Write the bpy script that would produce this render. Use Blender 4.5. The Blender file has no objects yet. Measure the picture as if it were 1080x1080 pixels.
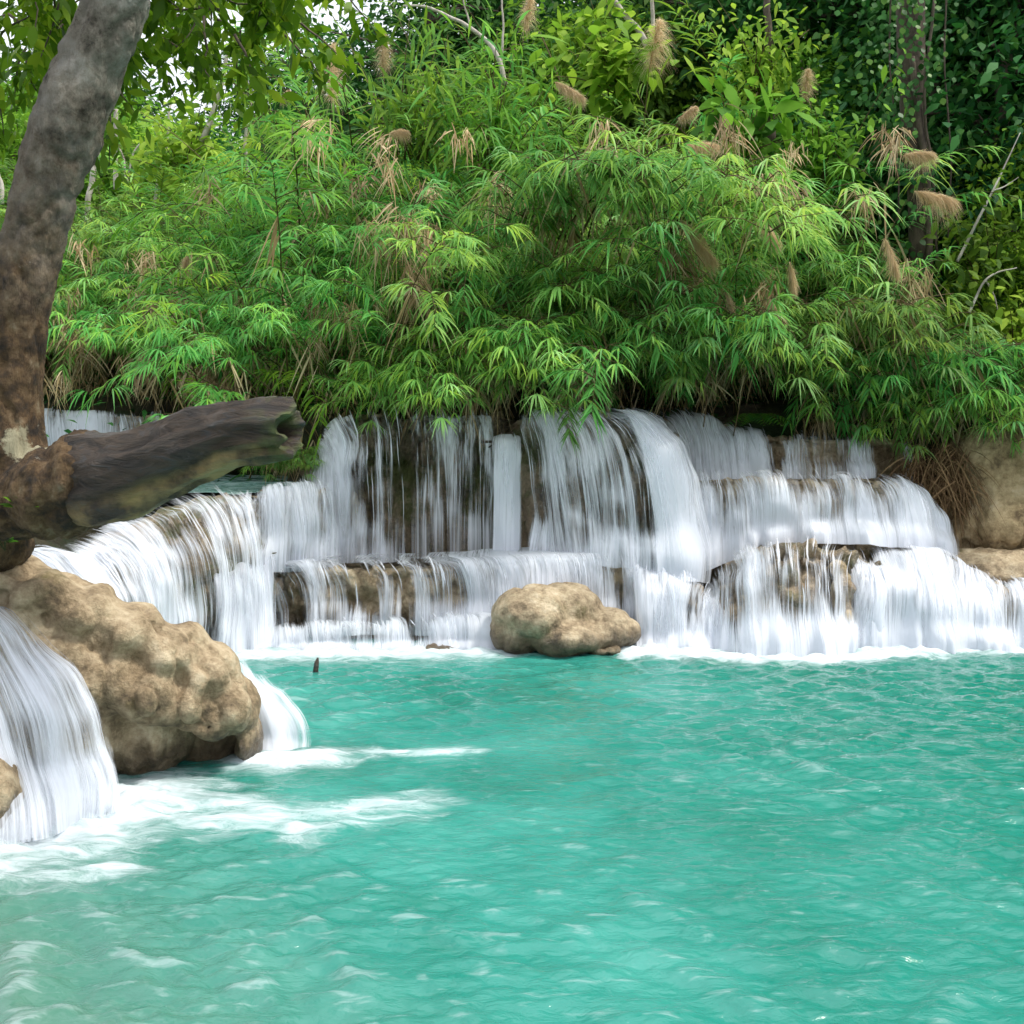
import bpy, bmesh, math, random
import numpy as np
from mathutils import Vector, Matrix
S = bpy.context.scene
C = S.collection
RNG = np.random.default_rng(7)
random.seed(7)
PI = math.pi
R = math.radians

# ------------------------------------------------------------------ camera frame
HCAM, FPX = 2.6, 1200.0
TH_ = math.atan(110 / FPX)
def W(px, py, Y):
    """world point seen at photo pixel (px,py of 1080) on the plane y=Y"""
    u, v = (px - 540) / FPX, (540 - py) / FPX
    dy = math.cos(TH_) + v * math.sin(TH_)
    dz = -math.sin(TH_) + v * math.cos(TH_)
    s = Y / dy
    return np.array([u * s, Y, HCAM + dz * s])

# ------------------------------------------------------------------ noise
def _h(i, j, k, seed):
    n = (i * 374761393 + j * 668265263 + k * 2147483647 + seed * 1274126177) & 0xffffffff
    n = ((n ^ (n >> 13)) * 1274126177) & 0xffffffff
    n = ((n ^ (n >> 16)) * 2246822519) & 0xffffffff
    n = n ^ (n >> 15)
    return (n & 0xffffff) / float(0xffffff)
def vnoise(p, seed=0):
    p = np.asarray(p, float)
    i = np.floor(p).astype(np.int64); f = p - i; f = f * f * (3 - 2 * f)
    r = 0
    for a in (0, 1):
        for b in (0, 1):
            for c in (0, 1):
                w = (f[..., 0] if a else 1 - f[..., 0]) * (f[..., 1] if b else 1 - f[..., 1]) * (f[..., 2] if c else 1 - f[..., 2])
                r = r + w * _h(i[..., 0] + a, i[..., 1] + b, i[..., 2] + c, seed)
    return r * 2 - 1
def fbm(p, octv=4, seed=0, gain=.5):
    p = np.asarray(p, float); a, s = 1.0, 0
    for o in range(octv):
        s = s + a * vnoise(p * (2.03 ** o) + o * 17.3, seed + o); a *= gain
    return s
def sstep(a, b, x):
    t = np.clip((x - a) / (b - a), 0, 1); return t * t * (3 - 2 * t)

# ------------------------------------------------------------------ mesh helpers
class MB:
    """collects quads; builds one mesh"""
    def __init__(s): s.v = []; s.q = []; s.a = []; s.uv = []; s.n = 0
    def add(s, v, q, a=None, uv=None):
        v = np.asarray(v, float).reshape(-1, 3); q = np.asarray(q, np.int64).reshape(-1, 4)
        s.v.append(v); s.q.append(q + s.n); s.n += len(v)
        s.a.append(np.zeros(len(v)) if a is None else np.broadcast_to(np.asarray(a, float), (len(v),)))
        s.uv.append(np.zeros((len(v), 2)) if uv is None else np.asarray(uv, float).reshape(-1, 2))
        return s
    def build(s, name, mat, parent=None, smooth=True):
        v = np.concatenate(s.v); q = np.concatenate(s.q); a = np.concatenate(s.a); uv = np.concatenate(s.uv)
        return mesh_obj(name, v, q, mat, parent, smooth, a, uv)
def raw_mesh(name, v, q, a=None, uv=None, smooth=True):
    me = bpy.data.meshes.new(name)
    n = len(q)
    me.vertices.add(len(v)); me.vertices.foreach_set('co', np.ascontiguousarray(v, np.float32).ravel())
    me.loops.add(n * 4); me.loops.foreach_set('vertex_index', np.ascontiguousarray(q, np.int32).ravel())
    me.polygons.add(n); me.polygons.foreach_set('loop_start', np.arange(0, n * 4, 4, dtype=np.int32))
    me.polygons.foreach_set('use_smooth', np.full(n, smooth))
    me.update(calc_edges=True)
    if a is not None:
        at = me.attributes.new('rnd', 'FLOAT', 'POINT'); at.data.foreach_set('value', np.ascontiguousarray(a, np.float32))
    if uv is not None:
        l = me.uv_layers.new(name='UVMap'); l.data.foreach_set('uv', np.ascontiguousarray(uv[q.ravel()], np.float32).ravel())
    me.validate()
    return me
def link(name, me, mat, parent=None):
    o = bpy.data.objects.new(name, me); C.objects.link(o)
    if mat is not None:
        me.materials.clear(); me.materials.append(mat)
    if parent is not None: o.parent = parent
    return o
def mesh_obj(name, v, q, mat, parent=None, smooth=True, a=None, uv=None):
    return link(name, raw_mesh(name, v, q, a, uv, smooth), mat, parent)
def tag(o, label=None, cat=None, group=None, kind=None):
    if label: o['label'] = label
    if cat: o['category'] = cat
    if group: o['group'] = group
    if kind: o['kind'] = kind
    return o
def empty(name, loc=(0, 0, 0), rz=0, sc=1):
    o = bpy.data.objects.new(name, None); C.objects.link(o)
    o.location = loc; o.rotation_euler = (0, 0, rz); o.scale = (sc, sc, sc); o.empty_display_size = .2
    return o
def copy_thing(root, loc, rz, sc, label=None, group=None, tilt=(0, 0)):
    r = root.copy(); C.objects.link(r); r.location = loc; r.rotation_euler = (tilt[0], tilt[1], rz); r.scale = (sc, sc, sc)
    if label: r['label'] = label
    if group: r['group'] = group
    for ch in list(root.children):
        c = ch.copy(); C.objects.link(c); c.parent = r
        for g in list(ch.children):
            d = g.copy(); C.objects.link(d); d.parent = c
    return r
def gridq(nu, nv):
    i = np.arange(nu * nv).reshape(nu, nv)
    return np.stack([i[:-1, :-1], i[1:, :-1], i[1:, 1:], i[:-1, 1:]], -1).reshape(-1, 4)
def norm(v): return v / np.maximum(np.linalg.norm(v, axis=-1, keepdims=True), 1e-9)
def catmull(P, n):
    P = np.asarray(P, float)
    if len(P) == 2: return P[0] + (P[1] - P[0]) * np.linspace(0, 1, n)[:, None]
    seg = np.linalg.norm(np.diff(P[:, :3], axis=0), axis=1); cum = np.concatenate([[0], np.cumsum(seg)])
    s = np.linspace(0, cum[-1], n); i = np.clip(np.searchsorted(cum, s, side='right') - 1, 0, len(P) - 2)
    t = ((s - cum[i]) / seg[i])[:, None]
    Q = np.vstack([2 * P[0] - P[1], P, 2 * P[-1] - P[-2]])
    a, b, c, d = Q[i], Q[i + 1], Q[i + 2], Q[i + 3]
    return .5 * (2 * b + (c - a) * t + (2 * a - 5 * b + 4 * c - d) * t ** 2 + (3 * b - a - 3 * c + d) * t ** 3)
def tube(mb, pts, rad, n=8, a=0., capend=True):
    pts = np.asarray(pts, float); m = len(pts); rad = np.broadcast_to(np.asarray(rad, float), (m,))
    T = norm(np.gradient(pts, axis=0)); ref = np.array([0.31, .95, .1]) if abs(T[0][1]) < .8 else np.array([1., .1, .2])
    V = []
    nrm = norm(np.cross(T[0], ref))
    for k in range(m):
        nrm = norm(nrm - T[k] * np.dot(nrm, T[k])); b = np.cross(T[k], nrm)
        ang = np.linspace(0, 2 * PI, n, endpoint=False)
        V.append(pts[k] + rad[k] * (np.cos(ang)[:, None] * nrm + np.sin(ang)[:, None] * b))
    V = np.array(V)
    i = np.arange(m * n).reshape(m, n); j = np.roll(i, -1, 1)
    q = np.stack([i[:-1], j[:-1], j[1:], i[1:]], -1).reshape(-1, 4)
    V = V.reshape(-1, 3)
    if capend:
        V = np.vstack([V, pts[-1], pts[0]]); e = m * n
        last = i[-1]; first = i[0]
        q = np.vstack([q, [[last[k], last[(k + 1) % n], last[(k + 2) % n], e] for k in range(0, n, 2)],
                       [[first[(k + 2) % n], first[(k + 1) % n], first[k], e + 1] for k in range(0, n, 2)]])
    mb.add(V, q, a)
def blades(mb, base, d, nrm, L, Wd, droop, prof=(.35, 1, .72, .04), rnd=None):
    base, d, nrm = (np.asarray(x, float).reshape(-1, 3) for x in (base, d, nrm)); n = len(base)
    L, Wd, droop = (np.broadcast_to(np.asarray(x, float), (n,)) for x in (L, Wd, droop))
    d = norm(d); side = norm(np.cross(d, nrm)); m = len(prof)
    s = np.linspace(0, 1, m)
    P = base[:, None] + d[:, None] * (L[:, None] * s)[..., None]
    P[..., 2] -= (droop * L)[:, None] * s ** 2
    w = (Wd[:, None] * np.array(prof) * .5)[..., None] * side[:, None]
    V = np.stack([P - w, P + w], 2)                    # n,m,2,3
    i = np.arange(n * m * 2).reshape(n, m, 2)
    q = np.stack([i[:, :-1, 0], i[:, :-1, 1], i[:, 1:, 1], i[:, 1:, 0]], -1).reshape(-1, 4)
    if rnd is None: rnd = RNG.random(n)
    mb.add(V, q, np.repeat(rnd, m * 2))

# ------------------------------------------------------------------ materials
def M(name):
    m = bpy.data.materials.new(name); m.use_nodes = True; nt = m.node_tree
    for n in list(nt.nodes): nt.nodes.remove(n)
    out = nt.nodes.new('ShaderNodeOutputMaterial')
    def N(t, **kw):
        n = nt.nodes.new(t)
        for k, v in kw.items():
            if k in n.inputs: n.inputs[k].default_value = v
            else: setattr(n, k, v)
        return n
    L = lambda a, b: nt.links.new(a, b)
    return m, nt, out, N, L
def rgba(c): return (c[0], c[1], c[2], 1)
def ramp(N, stops, interp='LINEAR'):
    r = N('ShaderNodeValToRGB'); cr = r.color_ramp; cr.interpolation = interp
    while len(cr.elements) < len(stops): cr.elements.new(.5)
    for e, (p, c) in zip(cr.elements, stops): e.position = p; e.color = rgba(c) if hasattr(c, '__len__') else (c, c, c, 1)
    return r
def leaf_mat(name, cols, transl=.35, rough=.6, objvar=.38, spec=.16, huevar=.028):
    m, nt, out, N, L = M(name)
    at = N('ShaderNodeAttribute', attribute_name='rnd')
    k = len(cols); r = ramp(N, [(i / (k - 1), c) for i, c in enumerate(cols)]); L(at.outputs['Fac'], r.inputs['Fac'])
    oi = N('ShaderNodeObjectInfo')
    mr = N('ShaderNodeMapRange'); mr.inputs['To Min'].default_value = 1 - objvar; mr.inputs['To Max'].default_value = 1 + objvar
    L(oi.outputs['Random'], mr.inputs['Value'])
    hs = N('ShaderNodeHueSaturation'); L(r.outputs['Color'], hs.inputs['Color']); L(mr.outputs['Result'], hs.inputs['Value'])
    m7 = N('ShaderNodeMath', operation='MULTIPLY'); L(oi.outputs['Random'], m7.inputs[0]); m7.inputs[1].default_value = 7.31
    fx = N('ShaderNodeMath', operation='FRACT'); L(m7.outputs[0], fx.inputs[0])
    hr = N('ShaderNodeMapRange'); hr.inputs['To Min'].default_value = .5 - huevar; hr.inputs['To Max'].default_value = .5 + huevar; L(fx.outputs[0], hr.inputs['Value']); L(hr.outputs[0], hs.inputs['Hue'])
    p = N('ShaderNodeBsdfPrincipled', Roughness=rough); p.inputs['Specular IOR Level'].default_value = spec
    t = N('ShaderNodeBsdfTranslucent'); mx = N('ShaderNodeMixShader'); mx.inputs[0].default_value = transl
    L(hs.outputs['Color'], p.inputs['Base Color']); L(hs.outputs['Color'], t.inputs['Color'])
    L(p.outputs[0], mx.inputs[1]); L(t.outputs[0], mx.inputs[2]); L(mx.outputs[0], out.inputs[0])
    return m
def rock_mat(name, cols, sc=1.0, moss=None, mossamt=.5, rough=.75, bump=.6, streak=False):
    m, nt, out, N, L = M(name)
    tc = N('ShaderNodeTexCoord'); mp = N('ShaderNodeMapping'); L(tc.outputs['Object'], mp.inputs[0])
    if streak: mp.inputs['Scale'].default_value = (1, 1, .35)
    n1 = N('ShaderNodeTexNoise', Scale=2.2 * sc, Detail=9, Roughness=.62); L(mp.outputs[0], n1.inputs['Vector'])
    n2 = N('ShaderNodeTexNoise', Scale=14 * sc, Detail=8, Roughness=.7); L(tc.outputs['Object'], n2.inputs['Vector'])
    mixf = N('ShaderNodeMix', data_type='FLOAT'); mixf.inputs[0].default_value = .35
    L(n1.outputs['Fac'], mixf.inputs[2]); L(n2.outputs['Fac'], mixf.inputs[3])
    k = len(cols); r = ramp(N, [(.37 + .25 * i / (k - 1), c) for i, c in enumerate(cols)]); L(mixf.outputs[0], r.inputs['Fac'])
    col = r.outputs['Color']
    if moss:
        n3 = N('ShaderNodeTexNoise', Scale=1.3 * sc, Detail=7, Roughness=.65); L(tc.outputs['Object'], n3.inputs['Vector'])
        rr = ramp(N, [(mossamt, 0.), (mossamt + .1, .85)]); L(n3.outputs['Fac'], rr.inputs['Fac'])
        mc = N('ShaderNodeMix', data_type='RGBA'); L(rr.outputs['Color'], mc.inputs[0]); L(col, mc.inputs[6]); mc.inputs[7].default_value = rgba(moss)
        col = mc.outputs[2]
    p = N('ShaderNodeBsdfPrincipled', Roughness=rough)
    # wet band just above the pool and wet trails
    sz = N('ShaderNodeSeparateXYZ'); L(tc.outputs['Object'], sz.inputs[0])
    wz = N('ShaderNodeMath', operation='MULTIPLY_ADD'); L(sz.outputs['Z'], wz.inputs[0]); wz.inputs[1].default_value = -1.7; wz.inputs[2].default_value = .05
    wmp = N('ShaderNodeMapping'); wmp.inputs['Scale'].default_value = (4.5, 4.5, .9); L(tc.outputs['Object'], wmp.inputs[0])
    wn = N('ShaderNodeTexNoise', Scale=1, Detail=5, Roughness=.6); L(wmp.outputs[0], wn.inputs['Vector'])
    wa = N('ShaderNodeMath', operation='ADD'); L(wz.outputs[0], wa.inputs[0]); L(wn.outputs['Fac'], wa.inputs[1])
    wr = N('ShaderNodeMapRange', interpolation_type='SMOOTHSTEP'); wr.inputs['From Min'].default_value = .02; wr.inputs['From Max'].default_value = .30; L(wa.outputs[0], wr.inputs['Value'])
    wc = N('ShaderNodeMix', data_type='RGBA', blend_type='MULTIPLY'); L(wr.outputs[0], wc.inputs[0]); L(col, wc.inputs[6]); wc.inputs[7].default_value = (.36, .34, .31, 1); col = wc.outputs[2]
    rg = N('ShaderNodeMapRange'); rg.inputs['To Min'].default_value = rough; rg.inputs['To Max'].default_value = .28; L(wr.outputs[0], rg.inputs['Value']); L(rg.outputs[0], p.inputs['Roughness'])
    L(col, p.inputs['Base Color'])
    n4 = N('ShaderNodeTexNoise', Scale=30 * sc, Detail=8, Roughness=.7); L(tc.outputs['Object'], n4.inputs['Vector'])
    vo = N('ShaderNodeTexVoronoi', Scale=9 * sc); L(tc.outputs['Object'], vo.inputs['Vector'])
    ad = N('ShaderNodeMath', operation='MULTIPLY_ADD'); L(vo.outputs['Distance'], ad.inputs[0]); ad.inputs[1].default_value = .5; L(n4.outputs['Fac'], ad.inputs[2])
    b = N('ShaderNodeBump', Strength=bump, Distance=.08); L(ad.outputs[0], b.inputs['Height'])
    b2 = N('ShaderNodeBump', Strength=bump, Distance=.12); L(n1.outputs['Fac'], b2.inputs['Height']); L(b.outputs[0], b2.inputs['Normal'])
    L(b2.outputs[0], p.inputs['Normal']); L(p.outputs[0], out.inputs[0])
    return m

MAT = {}
MAT['reed'] = leaf_mat('reed_leaf', [(.045, .15, .022), (.095, .28, .045), (.14, .38, .09), (.25, .44, .055), (.27, .54, .19)], .5)
MAT['reed_y'] = leaf_mat('reed_leaf_fresh', [(.09, .22, .02), (.16, .34, .03), (.08, .26, .06), (.26, .45, .05)], .52)
MAT['cane'] = leaf_mat('reed_cane', [(.045, .05, .015), (.09, .065, .028), (.05, .075, .018)], .05)
MAT['straw'] = leaf_mat('dry_straw', huevar=.004, cols=[(.20, .13, .06), (.42, .31, .16), (.60, .49, .31), (.30, .20, .09)], transl=.3, rough=.7)
MAT['root'] = leaf_mat('root_brown', huevar=.004, cols=[(.06, .035, .018), (.13, .08, .04), (.24, .16, .08)], transl=.1, rough=.8)
MAT['plume'] = leaf_mat('seed_plume', huevar=.004, objvar=.1, cols=[(.56, .42, .24), (.68, .54, .34), (.76, .64, .44)], transl=.6, rough=.9)
MAT['tree_dark'] = leaf_mat('forest_leaf_dark', [(.012, .05, .012), (.02, .085, .018), (.04, .12, .02), (.06, .17, .03)], .35)
MAT['tree_mid'] = leaf_mat('forest_leaf_mid', [(.05, .13, .015), (.09, .22, .02), (.16, .32, .025), (.22, .40, .04)], .45, huevar=.012)
MAT['tree_lite'] = leaf_mat('forest_leaf_light', [(.12, .25, .02), (.20, .37, .03), (.30, .46, .04), (.34, .50, .06)], .5, huevar=.008)
MAT['canopy'] = leaf_mat('canopy_leaf', [(.05, .16, .01), (.09, .26, .012), (.14, .36, .016), (.26, .46, .03)], .55, .4)
MAT['vine'] = leaf_mat('vine_leaf', [(.02, .07, .012), (.03, .12, .02), (.05, .17, .035), (.13, .26, .04)], .35, .4, huevar=0)
MAT['pool_rock'] = rock_mat('tan_tufa', [(.09, .062, .034), (.235, .17, .095), (.41, .315, .195), (.56, .46, .31)], 1.3, (.14, .115, .035), .58)
MAT['boulder'] = rock_mat('pale_tufa', [(.12, .085, .05), (.29, .215, .13), (.46, .36, .23), (.60, .50, .35)], 1.6, (.12, .10, .035), .6)
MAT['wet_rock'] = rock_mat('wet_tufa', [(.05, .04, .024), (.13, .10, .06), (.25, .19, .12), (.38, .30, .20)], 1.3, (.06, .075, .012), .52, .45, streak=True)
MAT['cliff'] = rock_mat('ochre_cliff', [(.16, .11, .06), (.38, .28, .15), (.56, .43, .25), (.64, .52, .34)], 1.1, (.10, .11, .03), .6, .85)
MAT['soil'] = rock_mat('soil', [(.018, .016, .008), (.035, .03, .014), (.06, .05, .02)], 1, (.02, .045, .012), .48, .95, .8)

def bark_mat():
    m, nt, out, N, L = M('grey_bark')
    tc = N('ShaderNodeTexCoord')
    n1 = N('ShaderNodeTexNoise', Scale=6.5, Detail=10, Roughness=.7); L(tc.outputs['Object'], n1.inputs['Vector'])
    sep = N('ShaderNodeSeparateXYZ'); L(tc.outputs['Object'], sep.inputs[0])
    # brown near the foot, pale grey lichened bark higher up
    mr = N('ShaderNodeMapRange'); mr.inputs['From Min'].default_value = 3.1; mr.inputs['From Max'].default_value = 4.7; L(sep.outputs['Z'], mr.inputs['Value'])
    ad = N('ShaderNodeMath', operation='MULTIPLY_ADD'); L(n1.outputs['Fac'], ad.inputs[0]); ad.inputs[1].default_value = 1.4; ad.inputs[2].default_value = -.7
    ad2 = N('ShaderNodeMath', operation='ADD', use_clamp=True); L(ad.outputs[0], ad2.inputs[0]); L(mr.outputs[0], ad2.inputs[1])
    r1 = ramp(N, [(.36, (.018, .011, .005)), (.47, (.085, .047, .017)), (.58, (.20, .115, .042)), (.70, (.34, .26, .14))]); L(n1.outputs['Fac'], r1.inputs['Fac'])
    n2 = N('ShaderNodeTexNoise', Scale=4.2, Detail=12, Roughness=.74); L(tc.outputs['Object'], n2.inputs['Vector'])
    r2 = ramp(N, [(.36, (.035, .03, .02)), (.44, (.20, .175, .13)), (.53, (.34, .31, .245)), (.66, (.55, .52, .45))]); L(n2.outputs['Fac'], r2.inputs['Fac'])
    mc = N('ShaderNodeMix', data_type='RGBA'); L(ad2.outputs[0], mc.inputs[0]); L(r1.outputs[0], mc.inputs[6]); L(r2.outputs[0], mc.inputs[7])
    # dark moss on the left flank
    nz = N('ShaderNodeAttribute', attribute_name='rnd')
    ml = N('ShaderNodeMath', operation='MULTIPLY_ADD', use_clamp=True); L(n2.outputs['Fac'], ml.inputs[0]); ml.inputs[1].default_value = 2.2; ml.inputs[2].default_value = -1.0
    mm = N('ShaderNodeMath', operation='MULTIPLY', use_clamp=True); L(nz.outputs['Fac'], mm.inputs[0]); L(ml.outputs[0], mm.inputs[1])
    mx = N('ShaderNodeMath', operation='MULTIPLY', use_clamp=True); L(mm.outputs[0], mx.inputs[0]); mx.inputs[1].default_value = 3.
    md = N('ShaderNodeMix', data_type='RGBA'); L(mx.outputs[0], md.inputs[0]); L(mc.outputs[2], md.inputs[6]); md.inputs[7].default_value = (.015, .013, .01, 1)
    # pale lichen spots
    n5 = N('ShaderNodeTexNoise', Scale=5.0, Detail=6, Roughness=.7); L(tc.outputs['Object'], n5.inputs['Vector'])
    r5 = ramp(N, [(.66, 0.), (.70, .8)]); L(n5.outputs['Fac'], r5.inputs['Fac'])
    me = N('ShaderNodeMix', data_type='RGBA'); L(r5.outputs[0], me.inputs[0]); L(md.outputs[2], me.inputs[6]); me.inputs[7].default_value = (.42, .40, .32, 1)
    # the big pale lichen patch near the fork
    vd = N('ShaderNodeVectorMath', operation='DISTANCE'); L(tc.outputs['Object'], vd.inputs[0]); vd.inputs[1].default_value = tuple(W(26, 462, 7.05))
    pn = N('ShaderNodeMath', operation='MULTIPLY_ADD'); L(n2.outputs['Fac'], pn.inputs[0]); pn.inputs[1].default_value = .42; L(vd.outputs['Value'], pn.inputs[2])
    pr = N('ShaderNodeMapRange'); pr.inputs['From Min'].default_value = .36; pr.inputs['From Max'].default_value = .33; L(pn.outputs[0], pr.inputs['Value'])
    m6 = N('ShaderNodeMix', data_type='RGBA'); L(pr.outputs[0], m6.inputs[0]); L(me.outputs[2], m6.inputs[6]); m6.inputs[7].default_value = (.50, .46, .30, 1); me = m6
    p = N('ShaderNodeBsdfPrincipled', Roughness=.85); L(me.outputs[2], p.inputs['Base Color'])
    wv = N('ShaderNodeTexNoise', Scale=14, Detail=9, Roughness=.75, Distortion=.6); mp = N('ShaderNodeMapping'); mp.inputs['Scale'].default_value = (1.8, 1.8, .7)
    L(tc.outputs['Object'], mp.inputs[0]); L(mp.outputs[0], wv.inputs['Vector'])
    b = N('ShaderNodeBump', Strength=1., Distance=.09); L(wv.outputs['Fac'], b.inputs['Height']); L(b.outputs[0], p.inputs['Normal'])
    L(p.outputs[0], out.inputs[0]); return m
MAT['bark'] = bark_mat()
def limb_mat():
    m, nt, out, N, L = M('weathered_wood')
    tc = N('ShaderNodeTexCoord'); mp = N('ShaderNodeMapping'); mp.inputs['Scale'].default_value = (.5, 2, 2.2); mp.inputs['Rotation'].default_value = (0, -.35, 0)
    L(tc.outputs['Object'], mp.inputs[0])
    n1 = N('ShaderNodeTexNoise', Scale=4.6, Detail=12, Roughness=.72, Distortion=.9); L(mp.outputs[0], n1.inputs['Vector'])
    r1 = ramp(N, [(.36, (.006, .0045, .004)), (.46, (.024, .016, .010)), (.55, (.055, .035, .02)), (.62, (.036, .037, .038)), (.74, (.13, .115, .09))]); L(n1.outputs['Fac'], r1.inputs['Fac'])
    n2 = N('ShaderNodeTexNoise', Scale=2.1, Detail=7, Roughness=.6); L(tc.outputs['Object'], n2.inputs['Vector'])
    geo = N('ShaderNodeAttribute', attribute_name='rnd')
    a = N('ShaderNodeMath', operation='MULTIPLY_ADD', use_clamp=True); L(n2.outputs['Fac'], a.inputs[0]); a.inputs[1].default_value = 7.; a.inputs[2].default_value = -3.3
    b_ = N('ShaderNodeMath', operation='MULTIPLY', use_clamp=True); L(a.outputs[0], b_.inputs[0]); L(geo.outputs['Fac'], b_.inputs[1])
    mc = N('ShaderNodeMix', data_type='RGBA'); L(b_.outputs[0], mc.inputs[0]); L(r1.outputs[0], mc.inputs[6]); mc.inputs[7].default_value = (.40, .27, .11, 1)
    # green moss on the broken tip
    sx = N('ShaderNodeSeparateXYZ'); L(tc.outputs['Object'], sx.inputs[0]); mt = N('ShaderNodeMath', operation='MULTIPLY_ADD'); L(sx.outputs['X'], mt.inputs[0]); mt.inputs[1].default_value = 4.; mt.inputs[2].default_value = 6.2
    n9 = N('ShaderNodeTexNoise', Scale=7, Detail=6); L(tc.outputs['Object'], n9.inputs['Vector']); mn = N('ShaderNodeMath', operation='MULTIPLY_ADD', use_clamp=True); L(n9.outputs['Fac'], mn.inputs[0]); mn.inputs[1].default_value = 5.; mn.inputs[2].default_value = -2.2
    m8 = N('ShaderNodeMath', operation='MULTIPLY', use_clamp=True); L(mt.outputs[0], m8.inputs[0]); L(mn.outputs[0], m8.inputs[1]); m9 = N('ShaderNodeMix', data_type='RGBA'); L(m8.outputs[0], m9.inputs[0]); L(mc.outputs[2], m9.inputs[6]); m9.inputs[7].default_value = (.10, .13, .03, 1); mc = m9
    p = N('ShaderNodeBsdfPrincipled', Roughness=.5); L(mc.outputs[2], p.inputs['Base Color'])
    b = N('ShaderNodeBump', Strength=1, Distance=.06); L(n1.outputs['Fac'], b.inputs['Height'])
    n3 = N('ShaderNodeTexNoise', Scale=24, Detail=6, Roughness=.7); L(mp.outputs[0], n3.inputs['Vector'])
    b2 = N('ShaderNodeBump', Strength=.5, Distance=.02); L(n3.outputs['Fac'], b2.inputs['Height']); L(b.outputs[0], b2.inputs['Normal']); L(b2.outputs[0], p.inputs['Normal'])
    L(p.outputs[0], out.inputs[0]); return m
MAT['limb'] = limb_mat()
def simple_bark(name, c0, c1, sc=8):
    m, nt, out, N, L = M(name); tc = N('ShaderNodeTexCoord'); mp = N('ShaderNodeMapping'); mp.inputs['Scale'].default_value = (1, 1, .4); L(tc.outputs['Object'], mp.inputs[0])
    n = N('ShaderNodeTexNoise', Scale=sc, Detail=8, Roughness=.7); L(mp.outputs[0], n.inputs['Vector'])
    r = ramp(N, [(.35, c0), (.65, c1)]); L(n.outputs['Fac'], r.inputs['Fac'])
    p = N('ShaderNodeBsdfPrincipled', Roughness=.9); L(r.outputs[0], p.inputs['Base Color'])
    b = N('ShaderNodeBump', Strength=.7, Distance=.03); L(n.outputs['Fac'], b.inputs['Height']); L(b.outputs[0], p.inputs['Normal']); L(p.outputs[0], out.inputs[0]); return m
MAT['trunk'] = simple_bark('forest_bark', (.03, .022, .015), (.13, .10, .07))
MAT['pale_trunk'] = simple_bark('pale_bark', (.24, .21, .17), (.55, .51, .45))

def fall_mat():
    m, nt, out, N, L = M('falling_water')
    uv = N('ShaderNodeUVMap', uv_map='UVMap'); at = N('ShaderNodeAttribute', attribute_name='rnd')
    def streak(sx, sy, det, dis=.0):
        mp = N('ShaderNodeMapping'); mp.inputs['Scale'].default_value = (sx, sy, 1); L(uv.outputs[0], mp.inputs[0])
        n = N('ShaderNodeTexNoise', Scale=1, Detail=det, Roughness=.6, Distortion=dis); L(mp.outputs[0], n.inputs['Vector']); return n.outputs['Fac']
    a, b, c = streak(27, 1.5, 3, .25), streak(8, .6, 3, .3), streak(80, 3.5, 2)
    w = N('ShaderNodeMath', operation='MULTIPLY'); L(a, w.inputs[0]); w.inputs[1].default_value = .48
    w2 = N('ShaderNodeMath', operation='MULTIPLY_ADD'); L(b, w2.inputs[0]); w2.inputs[1].default_value = .38; L(w.outputs[0], w2.inputs[2])
    w3 = N('ShaderNodeMath', operation='MULTIPLY_ADD'); L(c, w3.inputs[0]); w3.inputs[1].default_value = .14; L(w2.outputs[0], w3.inputs[2])
    th = N('ShaderNodeMath', operation='MULTIPLY_ADD'); L(at.outputs['Fac'], th.inputs[0]); th.inputs[1].default_value = -.50; th.inputs[2].default_value = .715
    sb = N('ShaderNodeMath', operation='SUBTRACT'); L(w3.outputs[0], sb.inputs[0]); L(th.outputs[0], sb.inputs[1])
    mr = N('ShaderNodeMapRange', interpolation_type='SMOOTHSTEP'); mr.inputs['From Min'].default_value = 0; mr.inputs['From Max'].default_value = .25; mr.inputs['To Max'].default_value = .93
    L(sb.outputs[0], mr.inputs['Value'])
    p = N('ShaderNodeBsdfPrincipled', Roughness=.35); p.inputs['Base Color'].default_value = (.76, .79, .85, 1)
    p.inputs['Specular IOR Level'].default_value = .4
    t = N('ShaderNodeBsdfTranslucent'); t.inputs['Color'].default_value = (.84, .88, .95, 1)
    bm = N('ShaderNodeBump', Strength=.5, Distance=.04); L(w3.outputs[0], bm.inputs['Height']); L(bm.outputs[0], p.inputs['Normal'])
    mx = N('ShaderNodeMixShader'); mx.inputs[0].default_value = .32; L(p.outputs[0], mx.inputs[1]); L(t.outputs[0], mx.inputs[2])
    tr = N('ShaderNodeBsdfTransparent'); m2 = N('ShaderNodeMixShader'); L(mr.outputs[0], m2.inputs[0]); L(tr.outputs[0], m2.inputs[1]); L(mx.outputs[0], m2.inputs[2])
    L(m2.outputs[0], out.inputs[0]); return m
MAT['fall'] = fall_mat()
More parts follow.
